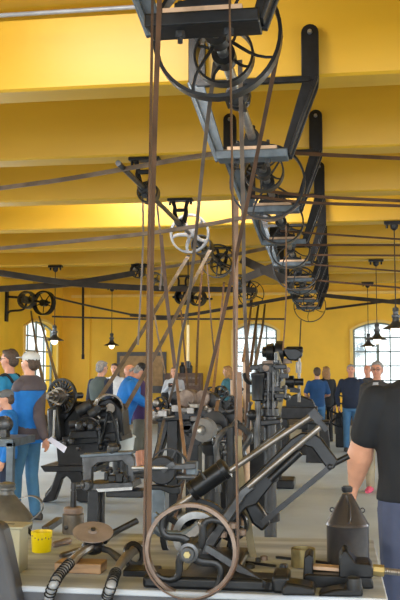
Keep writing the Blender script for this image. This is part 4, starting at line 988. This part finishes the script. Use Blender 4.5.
# second flexible shaft
hp = curve_pts([T(140, 546, .04), T(131, 552, .05), T(122, 562, .05), T(115, 574, .04), T(111, 586, .03), at(107, 598, F - .01), at(105, 615, F - .03), at(104, 640, F - .02)], 12)
t = thing('flexible_shaft', at(130, 560, 3.55) * V((1, 1, 0)) + V((0, 0, ZT)), 'second ribbed flexible shaft with a ring collar at the bench front', 'tool')
MB().tube(hp[:34], [.023 - .0002 * i for i in range(34)], 14).build('grip', 'oldsteel', t)
MB().tube(hp[32:], .0165, 12).build('hose', 'palegrey', t)
ribs(hp[34:], .0195, t)
MB().ring(T(134, 554, .05), (.7, -.5, .35), .05, .032, .012, 30).build('ring_collar', 'iron', t)
MB().lathe(at(129, 566, 3.5), (0, 0, 1), [(0, .012), (.02, .014), (.026, .008)], 8).build('nut', 'greyiron', t)
t = tag(MB().box(T(137, 577) + V((.01, .05, .012)), (.13, .10, .024)).build('base_plate', 'iron', bevel=.004), 'flat black plate under the ring collar of the second shaft', 'plate')
# dark rounded machine part in the left foreground corner
t = tag(MB().sil([(-14, 522), (0, 526), (5, 545), (11, 574), (17, 604), (20, 640), (-14, 640)], 3.05, .1).build('machine_guard', 'benchs', bevel=.02), 'dark grey curved machine guard filling the lower left corner', 'machine part')
# ---- right side: brass ring, small block, chisels, vises
p = T(303, 569); k = p.y / FPX
tag(MB().ring(p + V((0, .04, 9.5 * k)), (0, 0, 1), 12 * k, 11.3 * k, 17 * k, 40).build('brass_ring', 'brass'), 'open old brass ring standing on the bench by the vise', 'ring')
p = T(283.5, 573)
tag(MB().lathe(p + V((0, .02, 0)), (0, 0, 1), [(0, .019), (.02, .017), (.03, .014)], 10).build('small_weight', 'iron2'), 'small dark block on the bench left of the brass ring', 'block')
for a, b, lb in (((246, 562), (276, 566), 'short dark chisel lying right of the olive strap'), ((276, 557), (330, 563), 'thin black rod lying behind the brass ring'), ((196, 565), (246, 560), 'rusty spanner lying behind the flywheel')):
    tag(MB().bar(T(*a, .006), T(*b, .006), .012, .01, (0, 0, 1)).build('chisel' if 'chisel' in lb else 'rod' if 'rod' in lb else 'spanner', 'rust' if 'rusty' in lb else 'iron2', bevel=.002), lb, 'tool')
random.seed(9)
for j, (px, py) in enumerate(((258, 562), (264, 560), (250, 568), (225, 552), (214, 552), (238, 552))):
    s = .011 + .004 * (j % 3); m = MB().lathe(T(px, py), (0, 0, 1), [(0, s), (.015, s), (.018, s * .6)], 6)
    tag(m.build('steel_nut', 'rust' if j % 2 else 'greyiron'), 'small worn steel nut lying on the bench behind the hacksaw', 'nut', 'loose nuts on the bench')
# bench vise with screw
Yv = T(330, 588).y
t = thing('machine_vise', at(330, 590, Yv) * V((1, 1, 0)) + V((0, 0, ZT)), 'black low machine vise with a pointed jaw and long screw at the right', 'vise')
MB().sil([(303, 578), (306, 574), (372, 577), (374, 589), (306, 589)], Yv, .13).build('bed', 'iron', t, .006)
MB().sil([(303, 580), (304, 558), (309, 554), (313, 557), (313, 580)], Yv + .01, .12).build('fixed_jaw', 'iron', t, .004)
MB().sil([(339, 578), (339, 559), (343, 551), (347, 551), (356, 563), (370, 564), (373, 568), (373, 578)], Yv - .01, .12).build('sliding_jaw', 'iron', t, .005)
MB().sil([(312, 566), (340, 568), (340, 572), (312, 570)], Yv + .05, .05).build('jaw_plate', 'woodp', t, .003)
a, b = at(373, 570, Yv + .05), at(384, 571, Yv + .05)
MB().cyl(a, b, .021, n=8).build('brass_nut', 'brass', t)
s0, s1 = b, at(425, 575, Yv + .05); n = 44
MB().tube([s0.lerp(s1, j / n) for j in range(n + 1)], [.0105 + (.002 if j % 2 else 0) for j in range(n + 1)], 10).build('screw', 'oldsteel', t)
Yv = T(340, 598).y
t = thing('clamp_dog', at(340, 600, Yv) * V((1, 1, 0)) + V((0, 0, ZT)), 'black hooked clamp with a round boss in front of the vise', 'clamp')
MB().sil([(318, 597), (322, 593), (334, 590), (346, 589), (350, 583), (360, 583), (363, 590), (363, 597)], Yv, .08).build('hook', 'iron', t, .008)
MB().lathe(at(354, 590, Yv - .01), (0, 0, 1), [(0, .024), (.02, .026), (.04, .024), (.043, .018)], 20).build('boss', 'iron2', t)
t = tag(MB().sil([(281, 590), (286, 583), (300, 585), (314, 588), (316, 596), (282, 596)], Yv - .02, .1).build('jaw_block', 'iron', bevel=.008), 'black angular iron block at the bottom edge, left of the clamp', 'block')
# ================================================================= people
def remesh(o, vox, it=4):
    md = o.modifiers.new('r', 'REMESH'); md.mode = 'VOXEL'; md.voxel_size = vox; md.use_smooth_shade = True
    sm = o.modifiers.new('s', 'SMOOTH'); sm.iterations = it; sm.factor = .5
    dg = bpy.context.evaluated_depsgraph_get()
    me = bpy.data.meshes.new_from_object(o.evaluated_get(dg))
    o.modifiers.clear(); old = o.data
    ms = list(old.materials); o.data = me; me.materials.clear()
    for x in ms: me.materials.append(x)
    me.shade_smooth()
    return o
def person(label, px, Y, top, face=0, lean=0, H=None, turn=0, nod=0, vox=.014, arms=None, feet=None, group=None,
           shirt='navy', sleeve='long', sleevem=None, trousers='jeans', legs='long', hair='hairg', hairstyle='short', cap=None, glasses=False, skin='skin',
           shoes='shoe', jacket=0.0, extra=None, fat=1.0, hem=.86, armf=1.0, slv=.80, shw=.172, shz=1.395):
    root = at(px, 375, Y); root = V((root.x, Y, 0))
    H = H or at(px, top, Y).z; s = H / 1.75
    Rm = Matrix.Rotation(R(face), 3, 'Z')
    W = lambda p: root + Rm @ (V(p) * s)
    D = lambda p: Rm @ (V(p) * s)
    LR = Matrix.Rotation(-R(lean), 3, 'X'); pv = V((0, 0, .95))
    U = lambda p: (pv + LR @ (V(p) - pv)) if V(p).z > .95 else V(p)
    Ud = lambda d: LR @ V(d)
    t = thing('person', root, label, 'person', group)
    nk = V((0, -.01, 1.475)); hc = V((0, .015, 1.635))
    HR = LR @ Matrix.Rotation(R(turn), 3, 'Z') @ Matrix.Rotation(-R(nod), 3, 'X')
    Hp = lambda p: U(nk) + HR @ (V(p) - nk)        # head-space point to body space
    def hell(mb, c, r):                            # ellipsoid in head space
        mb.ell(W(Hp(c)), tuple(k * s for k in r), Rm @ HR, 18, 12)
    sh = {k: U((k * shw * fat, -.01, shz)) for k in (-1, 1)}
    arms = arms or {}
    el, wr = {}, {}
    for k in (-1, 1):
        a = arms.get(k)
        if a and a[0] == 'W': el[k] = Rm.inverted() @ (a[1] - root) / s; wr[k] = Rm.inverted() @ (a[2] - root) / s
        elif a: el[k], wr[k] = V(a[0]), V(a[1])
        else: el[k] = sh[k] + V((k * .05, -.03, -.29)); wr[k] = sh[k] + V((k * .065, .05, -.54))
    ft = feet or {-1: (-.11, -.03), 1: (.11, .02)}
    hip = {k: V((k * .09, 0, .90)) for k in (-1, 1)}
    ank = {k: V((ft[k][0], ft[k][1], .08)) for k in (-1, 1)}
    kne = {k: (hip[k] * .47 + ank[k] * .53) + V((0, .035, 0)) for k in (-1, 1)}
    prof = [(.86, .15, .105, 0), (.94, .16, .115, 0), (1.04, .148, .11, .005), (1.14, .152, .118, .012), (1.28, .172, .122, .005), (1.37, .18, .108, -.005), (1.43, .15, .085, -.01), (1.47, .075, .07, -.01)]
    def torso(mb, e, z0=.86, z1=2):
        rg = []
        for z, rx, ry, oy in prof:
            if z < z0 - .02 or z > z1: continue
            f = fat if z < 1.3 else 1 + (fat - 1) * .5
            rg.append((W(U((0, oy * f, z))), D(Ud(((rx * f + e), 0, 0))), D(Ud((0, (ry * f + e), 0)))))
        if z0 < .86: rg.insert(0, (W((0, 0, z0)), D((.155 * fat + e, 0, 0)), D((0, .112 * fat + e, 0))))
        mb.loft(rg, 20)
    def limb(mb, ps, rs):
        for i in range(len(ps) - 1):
            mb.tube([W(ps[i]), W(V(ps[i]).lerp(V(ps[i + 1]), .35)), W(ps[i + 1])], [rs[i] * s, (rs[i] * .62 + rs[i + 1] * .42) * s, rs[i + 1] * s], 12)
        for p, r in zip(ps, rs): mb.ell(W(p), r * s, n=12, m=8)
    # ---- continuous body
    m = MB(); torso(m, -.012)
    m.tube([W(U((0, -.012, 1.42))), W(U((0, -.008, 1.50))), W(Hp((0, .0, 1.57)))], [.064 * s, .056 * s, .055 * s], 14)
    hell(m, (0, -.004, 1.655), (.076, .094, .095)); hell(m, (0, .022, 1.60), (.060, .070, .078)); hell(m, (0, .055, 1.552), (.030, .028, .022))
    hell(m, (0, .103, 1.622), (.013, .020, .018)); hell(m, (0, .092, 1.645), (.009, .014, .03)); hell(m, (0, .078, 1.668), (.05, .014, .010))
    for k in (-1, 1): hell(m, (k * .078, -.005, 1.635), (.010, .020, .032)); hell(m, (k * .035, .062, 1.60), (.022, .02, .022))
    for k in (-1, 1):
        limb(m, [sh[k], el[k], wr[k]], [.052 * fat, .038 * fat * armf, .026 * armf])
        m.tube([W(el[k]), W(el[k].lerp(wr[k], .3)), W(wr[k])], [.038 * s * fat * armf, .043 * s * fat * armf, .027 * s * armf], 12)
        d = (wr[k] - el[k]).normalized(); n = V((-k, .15, 0)); n = (n - d * n.dot(d)).normalized(); u = d.cross(n) * 1.0
        if u.y < 0: u = -u
        pc = wr[k] + d * .05
        m.loft([(W(wr[k]), D(u * .026), D(n * .017)), (W(wr[k] + d * .03), D(u * .038), D(n * .017)), (W(wr[k] + d * .085), D(u * .042), D(n * .014))], 12)
        for j, (o, L) in enumerate(((.031, .068), (.011, .08), (-.010, .074), (-.030, .056))):
            b = wr[k] + d * .078 + u * o
            m.tube([W(b), W(b + d * L * .45 + n * .008), W(b + d * L * .8 + n * .026), W(b + d * L * .92 + n * .042)], [.0095 * s, .009 * s, .0082 * s, .0065 * s], 8)
        b = wr[k] + d * .025 + u * .028
        m.tube([W(b), W(b + d * .03 + u * .026 + n * .01), W(b + d * .062 + u * .030 + n * .024)], [.013 * s, .011 * s, .008 * s], 8)
        limb(m, [hip[k], kne[k], ank[k]], [.072, .05, .036])
        m.tube([W(kne[k]), W(kne[k].lerp(ank[k], .3) + V((0, -.015, 0))), W(ank[k])], [.048 * s, .052 * s, .034 * s], 12)
        f = ank[k]; m.loft([(W(f + V((0, -.05, -.04))), D((.03, 0, 0)), D((0, 0, .035))), (W(f + V((0, .06, -.035))), D((.04, 0, 0)), D((0, 0, .03))), (W(f + V((0, .16, -.055))), D((.035, 0, 0)), D((0, 0, .014)))], 12)
    b_ = remesh(m.build('body', skin, t), vox * s, 3)
    # ---- clothing
    e = .014 + jacket
    m = MB(); torso(m, e, hem)
    m.tube([W(U((0, -.012, 1.42))), W(U((0, -.01, 1.485 + jacket * .8)))], [(.085 + jacket) * s, (.066 + jacket * .7) * s], 14)
    sm = MB() if sleevem else m
    for k in (-1, 1):
        if sleeve == 'long': limb(sm, [sh[k], el[k], el[k].lerp(wr[k], .93)], [(.058 + jacket * .6) * fat, .048 + jacket * .6, .036 + jacket * .5])
        elif sleeve == 'short': limb(sm, [sh[k], sh[k].lerp(el[k], slv)], [.061 * fat, .059 * fat])
        else: limb(sm, [sh[k], sh[k].lerp(el[k], .15)], [.062 * fat, .056])
    remesh(m.build('jacket' if jacket else 'shirt', shirt, t), vox * s, 2)
    if sleevem: remesh(sm.build('sleeves', sleevem, t), vox * s, 2)
    m = MB()
    m.loft([(W((0, 0, .80)), D((.155 * fat, 0, 0)), D((0, .115, 0))), (W((0, 0, .93)), D((.166 * fat, 0, 0)), D((0, .122 * fat, 0))), (W(U((0, 0, 1.03))), D((.152 * fat, 0, 0)), D((0, .113 * fat, 0)))], 18)
    for k in (-1, 1):
        if legs == 'long': limb(m, [hip[k], kne[k], ank[k] + V((0, 0, .0))], [.092 * fat, .068, .058])
        else: limb(m, [hip[k], kne[k]], [.092, .08])
    remesh(m.build('trousers' if legs == 'long' else 'shorts', trousers, t), vox * s, 2)
    for k in (-1, 1):
        f = ank[k]
        m = MB().loft([(W(f + V((0, -.085, -.045))), D((.02, 0, 0)), D((0, 0, .034))), (W(f + V((0, -.06, -.035))), D((.038, 0, 0)), D((0, 0, .044))), (W(f + V((0, .04, -.035))), D((.045, 0, 0)), D((0, 0, .044))), (W(f + V((0, .13, -.05))), D((.05, 0, 0)), D((0, 0, .029))), (W(f + V((0, .19, -.06))), D((.028, 0, 0)), D((0, 0, .018)))], 14)
        m.build('shoe', shoes, t)
    # ---- hair
    if hair:
        m = MB()
        if hairstyle == 'bald':
            hell(m, (0, -.028, 1.635), (.081, .077, .038))
        else:
            hell(m, (0, -.022, 1.672), (.084, .091, .088)); hell(m, (0, -.052, 1.62), (.074, .058, .065)); hell(m, (0, .028, 1.722), (.062, .055, .028))
            if hairstyle == 'long':
                hell(m, (0, -.06, 1.56), (.085, .055, .11)); hell(m, (0, -.07, 1.46), (.08, .045, .11))
                for k in (-1, 1): hell(m, (k * .07, .0, 1.57), (.022, .045, .11))
        ho = remesh(m.build('hair', hair, t), .010 * s, 1)
        for v in ho.data.vertices:
            v.co += v.normal * (noise.noise(v.co * 45) * .006 * s)
    if cap:
        m = MB(); hell(m, (0, -.012, 1.690), (.090, .104, .072)); c_ = remesh(m.build('cap', cap, t), .010 * s, 2)
        pk = []
        A = [W(Hp((math.sin(q) * .078, .06 + math.cos(q) * .115, 1.685 - .012 * math.cos(q)))) for q in [(-1.15 + 2.3 * j / 10) for j in range(11)]]
        MB().prism(A + [W(Hp((.06, .05, 1.69))), W(Hp((-.06, .05, 1.69)))], D((0, 0, .008))).build('cap_peak', cap, c_)
    # ---- face
    m = MB()
    for k in (-1, 1): hell(m, (k * .031, .0835, 1.642), (.0125, .008, .007))
    m.build('eyes', 'eye', t)
    m = MB()
    for k in (-1, 1): hell(m, (k * .032, .088, 1.667), (.019, .006, .005))
    m.build('eyebrows', hair or 'hairg', t)
    m = MB(); hell(m, (0, .090, 1.582), (.024, .008, .006)); m.build('mouth', 'lip', t)
    if glasses:
        m = MB()
        for k in (-1, 1):
            m.ring(W(Hp((k * .034, .104, 1.642))), Rm @ HR @ V((0, 1, 0)), .025 * s, .021 * s, .005, 16)
            m.cyl(W(Hp((k * .058, .10, 1.647))), W(Hp((k * .082, .0, 1.65))), .003, n=6)
        m.cyl(W(Hp((-.01, .107, 1.646))), W(Hp((.01, .107, 1.646))), .003, n=6)
        m.build('glasses', 'iron', t)
    if extra: extra(t, W, D, U, Hp, s, dict(el=el, wr=wr, sh=sh, Rm=Rm, root=root))
    return t
def backpack(t, W, D, U, Hp, s, J):
    m = MB(); m.ell(W(U((0, -.19, 1.22))), (.15 * s, .10 * s, .22 * s), J['Rm']); 
    for k in (-1, 1): m.tube(curve_pts([W(U((k * .10, -.12, 1.38))), W(U((k * .12, -.02, 1.475))), W(U((k * .12, .13, 1.36))), W(U((k * .13, .10, 1.18)))]), .02 * s)
    remesh(m.build('backpack_straps', 'black', t), .015, 2)
def jacket2(t, W, D, U, Hp, s, J):             # grey yoke and hem of the blue jacket, collar
    m = MB()
    m.loft([(W(U((0, -.006, 1.345))), D((.222, 0, 0)), D((0, .168, 0))), (W(U((0, -.01, 1.40))), D((.22, 0, 0)), D((0, .152, 0))), (W(U((0, -.012, 1.455))), D((.155, 0, 0)), D((0, .125, 0))), (W(U((0, -.012, 1.505))), D((.088, 0, 0)), D((0, .088, 0)))], 24)
    remesh(m.build('jacket_yoke', 'greyj', t), .012, 2)
    m = MB(); m.loft([(W((0, 0, .835)), D((.198, 0, 0)), D((0, .152, 0))), (W((0, 0, .93)), D((.204, 0, 0)), D((0, .160, 0))), (W((0, .02, .99)), D((.196, 0, 0)), D((0, .154, 0)))], 24)
    remesh(m.build('jacket_hem', 'greyj', t), .012, 2)
Y2 = 9.3
t = person('man in pale grey cap, blue and grey jacket and jeans, holding paper', 29, Y2, 352, face=72, vox=.011, shirt='blue', sleevem='greyj', trousers='jeansl', cap='capw', hair='hairb', jacket=.022, hem=.80,
           arms={-1: None, 1: None} and {-1: ('W', at(16, 420, 9.55), at(5, 428, 9.5)), 1: ('W', at(39, 418, 9.12), at(45, 438, 9.05))}, feet={-1: (-.07, .10), 1: (.08, -.05)}, extra=jacket2, nod=-4)
a = at(44, 440, 8.98)
tag(MB().prism([at(47, 440, 9.0), at(51, 437, 9.0), at(67, 447, 8.9), at(64, 453, 8.9)], (0, .004, 0)).build('paper_sheet', 'paper', smooth=False), 'folded pale sheet of paper in the hand of the man in the cap', 'paper')
person('dark-haired man with glasses in a bright blue polo shirt at the left edge', 9, 10.0, 349.5, face=80, shirt='teal', sleeve='short', hair='hairb', glasses=True, skin='skinr', trousers='navy', extra=backpack, jacket=0)
person('short person in a grey cap and blue jacket at the left edge', 8, 8.9, 390, face=110, shirt='blue', cap='capg', hair='hairb', trousers='navy', jacket=.015, nod=8)
person('grey-haired man in a dark grey vest seen from behind, by the lathe drum', 101, 14.2, 361, face=-35, shirt='vest', sleevem='navy', hair='hairg', trousers='navy', jacket=.02, fat=1.12, nod=8)
person('distant person in a light shirt facing us between the vest and the blue jacket', 114.5, 19.5, 363.5, face=175, shirt='wshirt', sleeve='short', hair='hairb', trousers='navy')
person('man in a black cap and bright blue jacket bending to the right over the machine', 121, 12.6, 367, face=-72, lean=20, H=1.79, nod=22, shirt='blue', cap='capk', hair='hairg', trousers='jeans', jacket=.03, skin='skinr',
       arms={1: ((.26, .18, 1.22), (.2, .42, 1.08)), -1: ((-.26, .16, 1.2), (-.2, .40, 1.08))})
person('bald man in a purple jacket and shorts bending to the left beside the blue jacket', 142, 13.4, 366, face=75, lean=12, H=1.76, nod=25, shirt='purple', hair='hairg', hairstyle='bald', trousers='shorts', legs='short', jacket=.015, skin='skinr',
       arms={1: ((.24, .12, 1.15), (.2, .34, 1.0)), -1: ((-.24, .1, 1.15), (-.16, .32, 1.0))})
def camera_bag(t, W, D, U, Hp, s, J):
    MB().box(W((0, .30, 1.33)), (.13 * s, .08 * s, .09 * s)).build('handheld_camera', 'black', t, .01)
    m = MB().ell(W((.19, .10, 1.08)), (.10, .08, .13)); m.build('shoulder_bag', 'black', t)
person('long-haired person in a light blue-grey shirt holding a camera before the slatted cabinet', 174, 20.5, 367, face=178, shirt='lshirt', hair='hairl', hairstyle='long', trousers='black', jacket=.01,
       arms={1: ((.24, .08, 1.14), (.07, .25, 1.30)), -1: ((-.24, .08, 1.14), (-.07, .25, 1.30))}, extra=camera_bag)
person('person with shoulder-length hair in a teal jacket standing left of the middle window', 228, 18.8, 366, face=75, shirt='tealj', hair='hairl', hairstyle='long', trousers='navy', jacket=.02, nod=5)
person('person seen from behind in a navy T-shirt and blue jeans on the open floor', 317, 20.0, 367.5, face=12, shirt='blue2', sleeve='short', hair='hairb', trousers='jeans', fat=1.05,
       arms={-1: ((-.27, -.02, 1.16), (-.16, .18, 1.05)), 1: ((.27, .02, 1.14), (.22, .2, 1.1))})
person('long-haired person in black standing just behind the navy T-shirt', 326, 21.2, 366.5, face=25, shirt='black', hair='hairl', hairstyle='long', trousers='black', jacket=.01)
person('grey-haired man in a navy sweater and jeans with his arms hanging, facing us', 351, 18.6, 364.5, face=176, shirt='navy', hair='hairg', trousers='jeans', jacket=.008, skin='skinr', fat=1.08,
       arms={1: ((.29, -.03, 1.13), (.25, .08, .90)), -1: ((-.29, -.04, 1.13), (-.24, .08, .92))})
person('ruddy-faced man in a dark shirt between the navy sweater and the dark jacket', 367.5, 19.6, 365, face=150, shirt='greyd', hair='hairb', hairstyle='bald', trousers='navy', skin='skinr', fat=1.05)
def inner(t, W, D, U, Hp, s, J):
    m = MB().loft([(W((0, .125, 1.0)), D((.05, 0, 0)), D((0, .03, 0))), (W((0, .135, 1.2)), D((.055, 0, 0)), D((0, .03, 0))), (W((0, .11, 1.38)), D((.06, 0, 0)), D((0, .04, 0))), (W((0, .05, 1.47)), D((.05, 0, 0)), D((0, .05, 0)))], 14)
    m.build('inner_shirt', 'lshirt', t)
person('grey-haired smiling man with glasses, dark jacket and pink shoes beyond the black T-shirt', 377, 12.2, 361.5, face=165, shirt='greyd', hair='hairg', trousers='khaki', shoes='pink', glasses=True, skin='skinr', jacket=.02, extra=inner)
# the big man in the black T-shirt at the right edge
Yb = 4.25
person('large man in a black T-shirt and navy trousers at the right edge, arm lowered', 420, Yb, 300, face=8, H=1.82, vox=.009, shirt='tee', sleeve='short', hair='hairg', trousers='navyp', fat=1.2, hem=.955, armf=1.2, slv=.74, shw=.165, shz=1.375,
       arms={-1: ('W', at(362, 446, Yb + .02), at(355, 483, Yb + .08))}, feet={-1: (-.12, .0), 1: (.13, .02)}, jacket=0)
